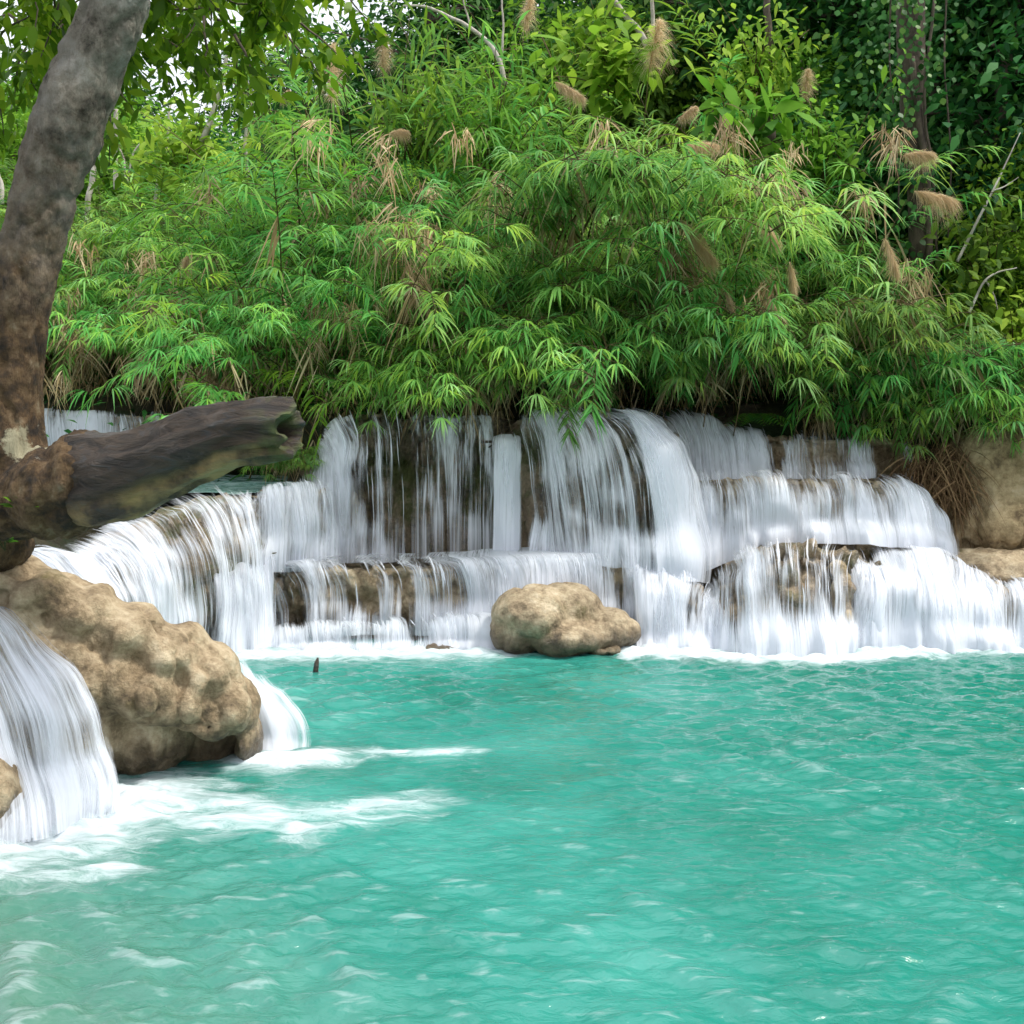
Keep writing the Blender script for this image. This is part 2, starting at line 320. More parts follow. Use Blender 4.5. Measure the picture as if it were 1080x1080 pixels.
def pool_mat():
    m, nt, out, N, L = M('turquoise_water')
    tc = N('ShaderNodeTexCoord'); at = N('ShaderNodeAttribute', attribute_name='rnd')
    sep = N('ShaderNodeSeparateXYZ'); L(tc.outputs['Object'], sep.inputs[0])
    n1 = N('ShaderNodeTexNoise', Scale=.55, Detail=4, Roughness=.55); L(tc.outputs['Object'], n1.inputs['Vector'])
    r1 = ramp(N, [(.34, (.012, .15, .112)), (.5, (.022, .205, .165)), (.66, (.05, .27, .225))]); L(n1.outputs['Fac'], r1.inputs['Fac'])
    # deeper, more saturated water toward the right
    dx = N('ShaderNodeMapRange', interpolation_type='SMOOTHSTEP'); dx.inputs['From Min'].default_value = -1.5; dx.inputs['From Max'].default_value = 4.5; dx.inputs['To Max'].default_value = .85; L(sep.outputs['X'], dx.inputs['Value'])
    dm = N('ShaderNodeMix', data_type='RGBA'); L(dx.outputs[0], dm.inputs[0]); L(r1.outputs[0], dm.inputs[6]); dm.inputs[7].default_value = (.002, .135, .095, 1); r1 = dm
    # silty shallows near the left bank
    ax = N('ShaderNodeMath', operation='MULTIPLY_ADD'); L(sep.outputs['X'], ax.inputs[0]); ax.inputs[1].default_value = -.40; ax.inputs[2].default_value = -.45
    ay = N('ShaderNodeMath', operation='MULTIPLY_ADD'); L(sep.outputs['Y'], ay.inputs[0]); ay.inputs[1].default_value = -.30; ay.inputs[2].default_value = 1.3
    s = N('ShaderNodeMath', operation='ADD'); L(ax.outputs[0], s.inputs[0]); L(ay.outputs[0], s.inputs[1])
    s2 = N('ShaderNodeMath', operation='MULTIPLY_ADD', use_clamp=True); L(n1.outputs['Fac'], s2.inputs[0]); s2.inputs[1].default_value = 1.2; L(s.outputs[0], s2.inputs[2])
    s3 = N('ShaderNodeMath', operation='MULTIPLY', use_clamp=True); L(s2.outputs[0], s3.inputs[0]); s3.inputs[1].default_value = .58
    mc = N('ShaderNodeMix', data_type='RGBA'); L(s3.outputs[0], mc.inputs[0]); L(r1.outputs[2], mc.inputs[6]); mc.inputs[7].default_value = (.075, .095, .05, 1)
    # foam
    mp = N('ShaderNodeMapping'); mp.inputs['Scale'].default_value = (2.6, 7.5, 3); L(tc.outputs['Object'], mp.inputs[0])
    n2 = N('ShaderNodeTexNoise', Scale=1, Detail=9, Roughness=.68, Distortion=.9); L(mp.outputs[0], n2.inputs['Vector'])
    f0 = N('ShaderNodeMath', operation='MULTIPLY_ADD'); L(at.outputs['Fac'], f0.inputs[0]); f0.inputs[1].default_value = .62; L(n2.outputs['Fac'], f0.inputs[2])
    # pale flecks on wave crests: sky glints painted into the colour, plus some bubbles
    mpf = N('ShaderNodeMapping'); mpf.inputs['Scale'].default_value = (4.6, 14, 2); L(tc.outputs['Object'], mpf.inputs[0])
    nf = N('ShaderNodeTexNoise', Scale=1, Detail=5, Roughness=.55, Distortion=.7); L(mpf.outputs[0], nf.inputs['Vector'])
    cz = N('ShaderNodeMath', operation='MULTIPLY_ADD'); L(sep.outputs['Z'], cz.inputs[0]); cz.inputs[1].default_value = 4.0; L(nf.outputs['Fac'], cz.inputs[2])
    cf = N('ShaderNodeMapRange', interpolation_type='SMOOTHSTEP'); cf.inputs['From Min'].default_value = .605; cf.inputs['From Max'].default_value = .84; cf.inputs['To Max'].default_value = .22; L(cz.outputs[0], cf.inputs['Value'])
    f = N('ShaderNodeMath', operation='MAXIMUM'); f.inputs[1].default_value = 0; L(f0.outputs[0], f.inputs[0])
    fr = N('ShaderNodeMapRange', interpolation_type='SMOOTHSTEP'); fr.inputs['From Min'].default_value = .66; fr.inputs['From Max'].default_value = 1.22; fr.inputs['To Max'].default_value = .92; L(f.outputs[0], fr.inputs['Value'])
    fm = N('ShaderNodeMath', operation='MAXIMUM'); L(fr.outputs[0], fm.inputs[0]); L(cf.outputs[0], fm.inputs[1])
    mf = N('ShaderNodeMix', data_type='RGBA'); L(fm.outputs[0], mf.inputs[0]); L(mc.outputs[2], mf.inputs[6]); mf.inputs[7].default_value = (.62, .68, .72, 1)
    p = N('ShaderNodeBsdfPrincipled', Roughness=.08, IOR=1.5)
    L(mf.outputs[2], p.inputs['Base Color'])
    rr = N('ShaderNodeMapRange'); rr.inputs['To Min'].default_value = .06; rr.inputs['To Max'].default_value = .7; L(fr.outputs[0], rr.inputs['Value']); L(rr.outputs[0], p.inputs['Roughness'])
    mp2 = N('ShaderNodeMapping'); mp2.inputs['Scale'].default_value = (8, 14, 8); L(tc.outputs['Object'], mp2.inputs[0])
    n3 = N('ShaderNodeTexNoise', Scale=1, Detail=5, Roughness=.6, Distortion=.5); L(mp2.outputs[0], n3.inputs['Vector'])
    b = N('ShaderNodeBump', Strength=.5, Distance=.03); L(n3.outputs['Fac'], b.inputs['Height'])
    b2 = N('ShaderNodeBump', Strength=.4, Distance=.05); L(fr.outputs[0], b2.inputs['Height']); L(b.outputs[0], b2.inputs['Normal']); L(b2.outputs[0], p.inputs['Normal'])
    L(p.outputs[0], out.inputs[0]); return m
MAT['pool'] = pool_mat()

# ------------------------------------------------------------------ terrain
def TH(x, y):
    x = np.asarray(x, float); y = np.asarray(y, float)
    lip = 14.55 + 2.9 * sstep(-2.6, -3.6, x)
    z = -0.9 + 3.38 * sstep(lip, lip + .75, y)
    left = sstep(-4.1, -5.2, x) * sstep(5.5, 7, y)
    z = np.maximum(z, -.9 + 2.2 * left)
    z = np.maximum(z, -.9 + 2.3 * sstep(-2.4, -3.4, x) * sstep(13.0, 13.6, y))
    z = np.maximum(z, -.9 + 3.1 * sstep(6.0, 7.2, x) * sstep(11, 13.5, y))
    d = np.maximum(y - 16.0, 0)
    sl = .10 + .16 * sstep(-3, 5, x)
    z = z + sl * d * sstep(0, 4, d) + .12 * np.maximum(y - 40, 0)
    z = np.where(y > 15.3, z + .25 * vnoise(np.stack([x * .5, y * .5, 0 * x], -1), 3), z)
    z = np.maximum(z, -.9 + 1.9 * sstep(1.2, -.5, y))
    z = np.minimum(z, 16)
    return z
def th(x, y): return float(TH(np.array([x]), np.array([y]))[0])
xs = np.unique(np.concatenate([np.linspace(-160, -20, 15), np.linspace(-20, 20, 101), np.linspace(20, 160, 15)]))
ys = np.unique(np.concatenate([np.linspace(-40, 0, 9), np.linspace(0, 22, 89), np.linspace(22, 60, 39), np.linspace(60, 220, 17)]))
X, Y = np.meshgrid(xs, ys, indexing='ij')
tag(mesh_obj('ground', np.stack([X, Y, TH(X, Y)], -1).reshape(-1, 3), gridq(len(xs), len(ys)), MAT['soil']), kind='structure')

# ------------------------------------------------------------------ rock and water tiers
def surf(lip, foot, nu, T, a=.8, bulge=0.):
    """surface between a lip curve and a foot curve; profile = quarter superellipse"""
    Lp, Fp = catmull(lip, nu), catmull(foot, nu)
    T = np.asarray(T); h = np.sin(T * PI / 2) ** a; v = 1 - np.cos(T * PI / 2) ** a
    D = Fp - Lp
    P = np.empty((nu, len(T), 3))
    P[..., :2] = Lp[:, None, :2] + D[:, None, :2] * h[None, :, None]
    P[..., 2] = Lp[:, None, 2] + D[:, None, 2] * v[None]
    return P
def pts(l): return np.array([W(*p) for p in l])
def lowd(P): return .12 * fbm(P * np.array([1.25, 1.25, 1.0]), 2, 77) + .065 * fbm(P * np.array([3.1, 3.1, 2.2]), 2, 79)
def outward(G):
    n = norm(np.cross(np.gradient(G, axis=0), np.gradient(G, axis=1)))
    return np.where((n[..., 1:2] - n[..., 2:3]) > 0, -n, n)
def rock_tier(name, lip, foot, a, mat, label, cat='rock ledge', back=.8, under=.25, amp=.09, seed=1, nu=90, inset=.025, drop=0.4):
    lip, foot = pts(lip), pts(foot)
    lip = lip.copy(); foot = foot.copy(); foot[:, 1] += under; lip[:, 1] += inset * .3; lip[:, 2] -= inset
    # ends turn back into the bank
    e0 = np.array([0, back, 0]); dl = norm(lip[1] - lip[0]); dr = norm(lip[-1] - lip[-2])
    lip = np.vstack([lip[0] - dl * .12 + e0, lip, lip[-1] + dr * .12 + e0])
    foot = np.vstack([foot[0] - dl * .15 + e0, foot, foot[-1] + dr * .15 + e0])
    T = np.linspace(0, 1, 40); nu = int(nu * 1.3)
    P = surf(lip, foot, nu, T, a)
    nb = 6
    B = P[:, :1] + np.linspace(1, 0, nb, endpoint=False)[None, :, None] * np.array([0, back, -.05])
    D_ = P[:, -1:] + np.linspace(0, 1, 5)[1:][None, :, None] * np.array([0, .02, -drop])
    G = np.concatenate([B, P, D_], 1); nv = G.shape[1]
    n = outward(G); d0 = lowd(G)
    bil = np.abs(fbm(G * np.array([4.5, 4.5, 3.5]), 3, seed)) * 1.6 - .6
    d = amp * .8 * bil + amp * .45 * fbm(G * np.array([11, 11, 5.]), 3, seed + 9)
    w = np.ones(nv); w[:nb] = .3; w[nb:nb + 4] = np.linspace(.3, 1, 4); w2 = np.ones(nv); w2[:nb] = .15; w2[nb:nb + 12] = np.linspace(.15, 1, 12)
    G = G + n * ((d * w[None]) + d0 * w2[None] - .02)[..., None]
    o = mesh_obj(name, G.reshape(-1, 3), gridq(nu, nv)[:, ::-1], mat)
    return tag(o, label, cat)
def cascade(lip, foot, a, label, den=.75, back=.3, thin=.0, seed=1, strands=120, off=.022, name='waterfall', ends=.12, liptrans=.17, amp=.04, sw=(.010, .034), layers=2, low=0., flare=.0):
    lip, foot = pts(lip), pts(foot)
    rng = np.random.default_rng(seed)
    width = .5 * (np.linalg.norm(np.diff(lip, axis=0), axis=1).sum() + np.linalg.norm(np.diff(foot, axis=0), axis=1).sum())
    hgt = abs(lip[:, 2].mean() - foot[:, 2].mean()) + .3
    mb = MB()
    nu = max(24, int(width / .025)); nt = 40
    T = np.linspace(0, 1, nt)
    P0 = surf(lip, foot, nu, T, a)
    B = P0[:, :1] + np.linspace(1, 0, 4, endpoint=False)[None, :, None] * np.array([0, back, .0])
    G0 = np.concatenate([B, P0], 1); nv = G0.shape[1]; n = outward(G0)
    # the sheet leaves the rock at every bulge and only slowly falls back to it
    d0 = lowd(G0); w = np.ones(nv); w[:4] = .15; w[4:16] = np.linspace(.15, 1, 12); d0 = d0 * w[None]
    for j in range(5, nv): d0[:, j] = np.maximum(d0[:, j], d0[:, j - 1] - .016)
    uu = np.linspace(0, width, nu); vv = np.concatenate([np.linspace(-back, 0, 4, endpoint=False), T * hgt])
    UU, VV = np.meshgrid(uu, vv, indexing='ij'); un = UU / width
    lipjit = .16 * fbm(np.stack([UU * 6, 0 * UU, 0 * UU + seed], -1), 3, seed + 2)
    warp = .26 * fbm(np.stack([UU * 1.8, VV * .10, 0 * UU + seed], -1), 3, seed + 33) + .03 * fbm(np.stack([UU * 7, VV * .35, 0 * UU + seed], -1), 2, seed + 34)
    dmid = None
    for ly in range(layers):
        st = fbm(np.stack([UU * 6, VV * .7, 0 * UU + seed + 7 * ly], -1), 4, seed)
        G = G0 + n * (d0 + off + .045 * ly + amp * st * sstep(-.1, .5, VV))[..., None]
        # the foot of the sheet breaks up and splashes outward
        fl = sstep(.82, 1, np.concatenate([[0] * 4, T]))[None] ** 1.5 * (.05 + .13 * np.abs(fbm(np.stack([uu * 4, 0 * uu + seed, 0 * uu], -1), 3, seed + 20)))[:, None]
        G = G + fl[..., None] * np.array([0, -1, .25])
        cl = fbm(np.stack([UU * 1.7, VV * .28, 0 * UU + seed * 3.1], -1), 3, seed + 5) + .6 * fbm(np.stack([UU * 5, VV * .3, 0 * UU + seed * 3.1], -1), 2, seed + 6)
        d = den + .33 * cl
        d = d - .6 * (1 - sstep(0, ends, un)) - .6 * (1 - sstep(0, ends, 1 - un))
        d = d - liptrans * 3.2 * (1 - sstep(-back * .6, .22, VV + lipjit)) + thin * sstep(.2, 1, VV / hgt) + low * sstep(.72, 1, VV / hgt) + .12 * sstep(.8, 1, VV / hgt)
        # brighter where the slope eases and the water churns
        sl = np.gradient(d0, axis=1) * 6; d = d + np.clip(sl, -.08, .22)
        d = d - .10 * ly
        if dmid is None: dmid = d; Gm = G
        mb.add(G, gridq(nu, nv), d.reshape(-1), np.stack([UU + warp + 13.7 * seed + 5 * ly, VV + 2.0 * fbm(np.stack([UU * 6, 0 * UU, 0 * UU + seed], -1), 2, seed + 35) + 2.3 * seed], -1).reshape(-1, 2))
    for k in range(int(strands * .6)):
        u = rng.random(); t0 = rng.random() ** 1.6 * .7; t1 = min(1, t0 + .2 + .5 * rng.random()); m = 12
        j = 4 + np.linspace(t0, t1, m) * (nt - 1); j0 = np.minimum(j.astype(int), nv - 2); fj = (j - j0)[:, None]
        i0 = min(int(u * (nu - 1)), nu - 2); fi = u * (nu - 1) - i0
        ev = lambda A: (A[i0, j0] * (1 - fi) + A[i0 + 1, j0] * fi) * (1 - fj) + (A[i0, j0 + 1] * (1 - fi) + A[i0 + 1, j0 + 1] * fi) * fj
        c = ev(Gm); nn = norm(ev(n)); sd = norm(Gm[i0 + 1, j0] - Gm[i0, j0]); dd = float(dmid[i0, j0].mean())
        if rng.random() > .35 + dd * .7 or not .05 < u < .95: continue
        c = c + nn * (.035 + .05 * rng.random()) + sd * np.cumsum(rng.normal(0, .003, (m, 1)), 0)
        wd = sw[0] + (sw[1] - sw[0]) * rng.random() ** 2.5; prof = (np.sin(np.linspace(.06, 1, m) * PI * .95) ** .6 * wd)[:, None]
        V = np.stack([c - sd * prof, c + nn * .006, c + sd * prof], 1)
        uo = u * width + 13.7 * seed; tt = np.linspace(t0, t1, m)
        uv = np.stack([np.stack([uo + q * wd + 0 * tt, tt * hgt + 2.3 * seed], -1) for q in (-1, 0, 1)], 1)
        core = np.clip(.50 + .38 * rng.random(), 0, .95) * np.sin(np.linspace(.08, 1, m) * PI * .97) ** .35
        A = np.stack([core * .25, core, core * .25], 1).reshape(-1)
        mb.add(V, gridq(m, 3), A, uv)
    o = mb.build(name, MAT['fall'])
    return tag(o, label, 'waterfall')
WR = MAT['wet_rock']

rock_tier('rock_ledge', [(-70, 439, 17), (60, 437, 17), (165, 438, 17), (195, 440, 17)], [(-70, 520, 16.8), (60, 520, 16.8), (165, 520, 16.8), (200, 520, 16.8)], .5, MAT['pool_rock'],
          'farthest brown ledge lip behind the leaning trunk', seed=2, back=1.2)
cascade([(-70, 438, 16.8), (60, 437, 16.8), (185, 439, 16.8)], [(-70, 500, 16.7), (60, 500, 16.7), (195, 500, 16.7)], .5, 'short distant waterfall seen between leaning trunk and top of broken limb', .78, seed=3, strands=50)

# upper centre wall (undercut) with strands
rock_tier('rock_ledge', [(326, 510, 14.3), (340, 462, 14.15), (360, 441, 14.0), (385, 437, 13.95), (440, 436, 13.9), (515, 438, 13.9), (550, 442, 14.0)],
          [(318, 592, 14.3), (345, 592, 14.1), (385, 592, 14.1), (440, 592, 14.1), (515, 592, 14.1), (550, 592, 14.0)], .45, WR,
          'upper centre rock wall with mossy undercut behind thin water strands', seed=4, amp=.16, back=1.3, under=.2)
cascade([(334, 508, 14.1), (343, 462, 14.0), (362, 442, 13.9), (392, 436, 13.8), (432, 437, 13.75)], [(318, 592, 13.75), (345, 594, 13.55), (390, 595, 13.4), (440, 594, 13.45)], .72,
        'left end fan of the upper waterfall spreading in fine strands over a rounded shoulder', .60, seed=5, strands=260, thin=-.05)
cascade([(425, 438, 13.75), (470, 438, 13.75), (520, 441, 13.8)], [(432, 592, 13.5), (475, 592, 13.5), (522, 590, 13.55)], .5,
        'sparse dripping strands in the middle of the upper wall, brown rock showing between', .60, seed=6, strands=260, layers=1, ends=.04)
cascade([(520, 468, 13.75), (533, 466, 13.7), (545, 468, 13.75)], [(519, 592, 13.4), (534, 592, 13.38), (550, 592, 13.4)], .5,
        'narrow solid white water jet dropping beside the big bell shaped cascade', .92, seed=7, strands=40, ends=.2, liptrans=.0, back=.15)
# bell dome
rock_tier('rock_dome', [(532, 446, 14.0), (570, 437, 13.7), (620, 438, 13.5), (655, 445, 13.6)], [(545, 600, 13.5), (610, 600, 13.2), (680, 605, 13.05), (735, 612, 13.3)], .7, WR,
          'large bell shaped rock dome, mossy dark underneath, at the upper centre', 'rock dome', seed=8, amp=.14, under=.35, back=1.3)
cascade([(548, 447, 13.9), (575, 437, 13.62), (620, 437, 13.4), (655, 444, 13.5)], [(556, 592, 13.25), (610, 594, 12.95), (685, 602, 12.8), (740, 612, 13.05)], .78,
        'wide bell shaped cascade flaring to the right over the upper centre dome', .60, seed=9, strands=520, thin=-.06, ends=.06)
cascade([(640, 442, 13.6), (655, 444, 13.55), (668, 450, 13.6)], [(690, 604, 12.85), (718, 612, 12.8), (742, 616, 13.1)], .85,
        'dense white right flank of the bell shaped cascade', .95, seed=29, strands=120, ends=.12, off=.09)
# back right
rock_tier('rock_ledge', [(600, 440, 15.0), (720, 438, 14.8), (765, 452, 14.65), (815, 461, 14.5), (925, 462, 14.5), (975, 468, 14.7)],
          [(640, 520, 14.6), (735, 520, 14.4), (770, 520, 14.35), (815, 520, 14.3), (925, 530, 14.3), (975, 580, 14.4)], .5, MAT['pool_rock'],
          'topmost right hand brown ledge behind the bell shaped cascade', seed=10, back=1.0)
cascade([(610, 440, 14.85), (690, 437, 14.75), (735, 441, 14.65), (770, 453, 14.5), (812, 463, 14.4)], [(650, 510, 14.3), (715, 510, 14.15), (755, 508, 14.1), (790, 506, 14.1), (822, 505, 14.1)], .8,
        'smooth back waterfall slanting down right of the bell shaped cascade', .74, seed=11, strands=160)
cascade([(812, 464, 14.4), (870, 463, 14.4), (926, 464, 14.4)], [(814, 506, 14.15), (870, 506, 14.12), (926, 506, 14.15)], .45,
        'short straight curtain of water under the hanging reeds at upper right', .72, seed=12, strands=90)
cascade([(947, 468, 14.45), (957, 468, 14.45)], [(955, 575, 14.2), (966, 575, 14.2)], .5, 'single thin trickle beside the brown hanging roots', .8, seed=13, strands=14, ends=.3, layers=1)
# second tier right
rock_tier('rock_ledge', [(718, 510, 13.95), (745, 503, 13.75), (850, 504, 13.65), (935, 506, 13.75), (965, 525, 13.95)], [(725, 610, 13.5), (790, 600, 13.4), (880, 590, 13.35), (960, 590, 13.5), (1000, 590, 13.8)], .6, MAT['pool_rock'],
          'middle right ledge with brown rim under the topmost curtain', seed=14)
cascade([(722, 510, 13.85), (745, 502, 13.65), (850, 503, 13.55), (935, 505, 13.65), (962, 522, 13.85)], [(722, 612, 13.3), (780, 590, 13.15), (870, 575, 13.1), (960, 580, 13.3), (1010, 590, 13.5)], .62,
        'broad middle right cascade widening toward the bank, veil over a brown rim', .66, seed=15, strands=300, thin=.34, liptrans=.22, ends=.05)
# lower right dome and right sheet
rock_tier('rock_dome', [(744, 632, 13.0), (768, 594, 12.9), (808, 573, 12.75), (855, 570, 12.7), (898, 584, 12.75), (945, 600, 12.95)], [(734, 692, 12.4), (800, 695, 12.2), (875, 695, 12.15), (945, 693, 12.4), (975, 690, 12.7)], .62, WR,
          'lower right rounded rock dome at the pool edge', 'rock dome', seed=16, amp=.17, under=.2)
cascade([(742, 630, 12.9), (768, 592, 12.8), (808, 571, 12.65), (855, 567, 12.6), (898, 582, 12.65), (928, 604, 12.8)], [(730, 690, 12.3), (800, 690, 12.0), (860, 690, 11.98), (930, 690, 12.1)], .66,
        'rounded veil of water over the lower right dome, dark rock showing through', .66, seed=17, strands=380, thin=-.05, low=.35, ends=.05)
rock_tier('rock_ledge', [(890, 592, 13.3), (960, 588, 13.4), (1010, 604, 13.2), (1060, 616, 13.0), (1130, 618, 13.0)], [(900, 692, 12.5), (960, 692, 12.4), (1015, 690, 12.4), (1060, 690, 12.4), (1140, 690, 12.4)], .55, MAT['pool_rock'],
          'lowest right ledge running out of the picture edge', seed=18)
cascade([(880, 585, 13.2), (930, 580, 13.4), (985, 585, 13.3), (1020, 603, 13.1), (1060, 614, 12.92), (1130, 616, 12.92)], [(895, 690, 12.15), (950, 690, 12.1), (1000, 688, 12.1), (1040, 687, 12.2), (1070, 687, 12.2), (1140, 687, 12.2)], .66,
        'wide white sheet sliding down to the pool at the right picture edge', .84, seed=19, strands=420, low=.2, ends=.03)
# mid ledge
rock_tier('rock_ledge', [(283, 640, 13.05), (290, 608, 12.98), (310, 599, 12.93), (420, 597, 12.9), (560, 592, 12.85), (660, 592, 12.85), (690, 606, 12.95)], [(286, 680, 12.85), (305, 680, 12.75), (420, 680, 12.7), (560, 680, 12.7), (660, 680, 12.7), (700, 680, 12.8)], .4, MAT['pool_rock'],
          'long flat tan ledge across the centre below the upper wall', seed=20, amp=.12, nu=150, under=.05)
cascade([(284, 636, 12.95), (292, 605, 12.9), (320, 597, 12.83), (420, 595, 12.8), (560, 590, 12.75), (655, 590, 12.75), (688, 604, 12.85)], [(290, 672, 12.7), (320, 672, 12.6), (420, 670, 12.55), (560, 670, 12.55), (660, 672, 12.55), (695, 672, 12.6)], .42,
        'patchy low curtain over the long tan ledge across the centre', .70, seed=21, strands=420, back=.55, liptrans=-.05, ends=.03)
rock_tier('rock_ledge', [(290, 668, 12.75), (320, 660, 12.6), (420, 658, 12.55), (500, 656, 12.5), (530, 660, 12.55)], [(290, 694, 12.5), (320, 694, 12.35), (420, 695, 12.3), (500, 694, 12.3), (530, 694, 12.3)], .5, MAT['pool_rock'],
          'lowest left step of tan rock just above the pool', seed=22, amp=.08)
cascade([(288, 667, 12.7), (320, 658, 12.5), (420, 655, 12.45), (500, 652, 12.42), (535, 658, 12.5)], [(288, 690, 12.3), (320, 690, 12.2), (420, 690, 12.15), (500, 690, 12.15), (545, 690, 12.2)], .5,
        'lowest white ripple of water left of the tan boulder', .85, seed=23, strands=160, low=.25)
rock_tier('rock_dome', [(686, 655, 12.8), (698, 622, 12.7), (718, 611, 12.65), (742, 619, 12.7), (758, 650, 12.8)], [(684, 692, 12.45), (715, 692, 12.35), (760, 692, 12.4)], .7, WR, 'small round rock dome between boulder and lower right dome', 'rock dome', seed=24, nu=50, amp=.07)
cascade([(684, 652, 12.7), (697, 620, 12.6), (718, 608, 12.55), (743, 616, 12.6), (760, 648, 12.7)], [(678, 690, 12.2), (715, 690, 12.12), (764, 690, 12.2)], .75,
        'small domed white fall just right of the tan boulder', .8, seed=25, strands=130, low=.3)
cascade([(655, 592, 12.95), (690, 600, 12.9), (735, 612, 12.95)], [(668, 690, 12.25), (692, 692, 12.15), (722, 690, 12.25)], .9,
        'white churning run off between the long ledge and the small dome', 1.0, seed=26, strands=60, liptrans=0)
# left mid
rock_tier('rock_ledge', [(228, 524, 13.2), (262, 519, 13.25), (300, 515, 13.4), (352, 511, 13.7)], [(228, 610, 13.0), (270, 610, 13.0), (300, 610, 13.15), (360, 605, 13.4)], .5, MAT['pool_rock'],
          'left middle ledge with tan rim under the broken limb end', seed=27, back=.7)
cascade([(255, 519, 13.15), (280, 516, 13.2), (310, 514, 13.35), (352, 510, 13.6)], [(250, 604, 12.85), (280, 604, 12.85), (310, 602, 13.0), (365, 598, 13.3)], .55,
        'short curtain at left centre below the tip of the broken limb', .68, seed=28, strands=170)
cascade([(225, 588, 13.05), (255, 590, 12.95), (292, 592, 12.95)], [(232, 692, 12.1), (262, 692, 12.1), (292, 692, 12.25)], .8,
        'foaming white chute left of the long tan ledge', 1.0, seed=30, strands=110, liptrans=0)
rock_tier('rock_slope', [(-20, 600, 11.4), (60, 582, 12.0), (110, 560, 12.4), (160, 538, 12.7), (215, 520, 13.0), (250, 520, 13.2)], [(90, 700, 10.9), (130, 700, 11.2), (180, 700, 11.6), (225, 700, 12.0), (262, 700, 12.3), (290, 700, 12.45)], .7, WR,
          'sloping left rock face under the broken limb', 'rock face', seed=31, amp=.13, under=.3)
cascade([(-20, 597, 11.3), (60, 579, 11.9), (110, 557, 12.3), (160, 536, 12.6), (215, 518, 12.9), (252, 518, 13.1)], [(80, 696, 10.7), (125, 696, 11.0), (175, 696, 11.4), (222, 695, 11.8), (262, 694, 12.1), (285, 694, 12.25)], .72,
        'large fan shaped cascade on the left, pouring from beneath the broken limb', .78, seed=32, strands=520, ends=.03)
# foreground falls
cascade([(-230, 590, 7.3), (-150, 592, 7.4), (-90, 605, 7.5), (-45, 640, 7.6)], [(-180, 915, 6.2), (-40, 892, 6.5), (50, 874, 6.8), (126, 846, 7.2)], 1.15,
        'nearest waterfall, a silky white slide at the left picture edge', .80, seed=33, strands=260, ends=.05, sw=(.004, .016), thin=-.05)
cascade([(222, 694, 9.1), (245, 700, 9.0), (266, 713, 8.9)], [(262, 802, 8.5), (300, 802, 8.45), (338, 800, 8.6)], .9,
        'white spout curving down behind the right end of the foreground rock', .84, seed=34, strands=0, ends=.2, back=.05, sw=(.004, .016))

# basins of water above the lips
def sheet(name, x0, x1, y0, y1, z):
    xs = np.linspace(x0, x1, 60); ys = np.linspace(y0, y1, 60); X, Y = np.meshgrid(xs, ys, indexing='ij')
    Z = z + .02 * vnoise(np.stack([X * 4, Y * 5, 0 * X], -1))
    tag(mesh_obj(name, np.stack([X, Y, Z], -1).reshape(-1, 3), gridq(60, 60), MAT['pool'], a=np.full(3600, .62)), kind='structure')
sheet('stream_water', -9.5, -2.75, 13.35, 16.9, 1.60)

# ------------------------------------------------------------------ blobby rocks
def blob_rock(name, ells, mat, label, vox=.05, amp=.06, fr=2.5, seed=1, cat='rock', ridges=0, smooth=4):
    bm = bmesh.new()
    for (px, py, Yd, rx, ry, rz) in ells:
        c = W(px, py, Yd)
        bmesh.ops.create_icosphere(bm, subdivisions=3, radius=1, matrix=Matrix.Translation(Vector(c)) @ Matrix.Diagonal((rx, ry, rz, 1)))
    me = bpy.data.meshes.new(name); bm.to_mesh(me); bm.free()
    o = bpy.data.objects.new(name, me); C.objects.link(o)
    md = o.modifiers.new('r', 'REMESH'); md.mode = 'VOXEL'; md.voxel_size = vox
    sm = o.modifiers.new('s', 'SMOOTH'); sm.factor = .5; sm.iterations = smooth
    dg = bpy.context.evaluated_depsgraph_get(); me2 = bpy.data.meshes.new_from_object(o.evaluated_get(dg))
    o.modifiers.clear(); o.data = me2; bpy.data.meshes.remove(me)
    n = len(me2.vertices); v = np.empty(n * 3, np.float32); me2.vertices.foreach_get('co', v); v = v.reshape(-1, 3).astype(float)
    nn = np.empty(n * 3, np.float32); me2.vertex_normals.foreach_get('vector', nn); nn = nn.reshape(-1, 3)
    d = amp * (1.9 * np.abs(fbm(v * fr * np.array([.9, .9, .38]), 3, seed, .5)) - .7) + amp * .35 * fbm(v * fr * 3.1, 4, seed + 3, .6)
    if ridges: d = d - ridges * (1 - np.abs(vnoise(v * np.array([4.2, 4.2, 1.1]), seed + 30)) * 2).clip(0, 1) ** 3
    v = v + nn * d[:, None]
    me2.vertices.foreach_set('co', v.astype(np.float32).ravel())
    me2.polygons.foreach_set('use_smooth', np.full(len(me2.polygons), True)); me2.update()
    me2.materials.clear(); me2.materials.append(mat); me2.name = name
    return tag(o, label, cat)
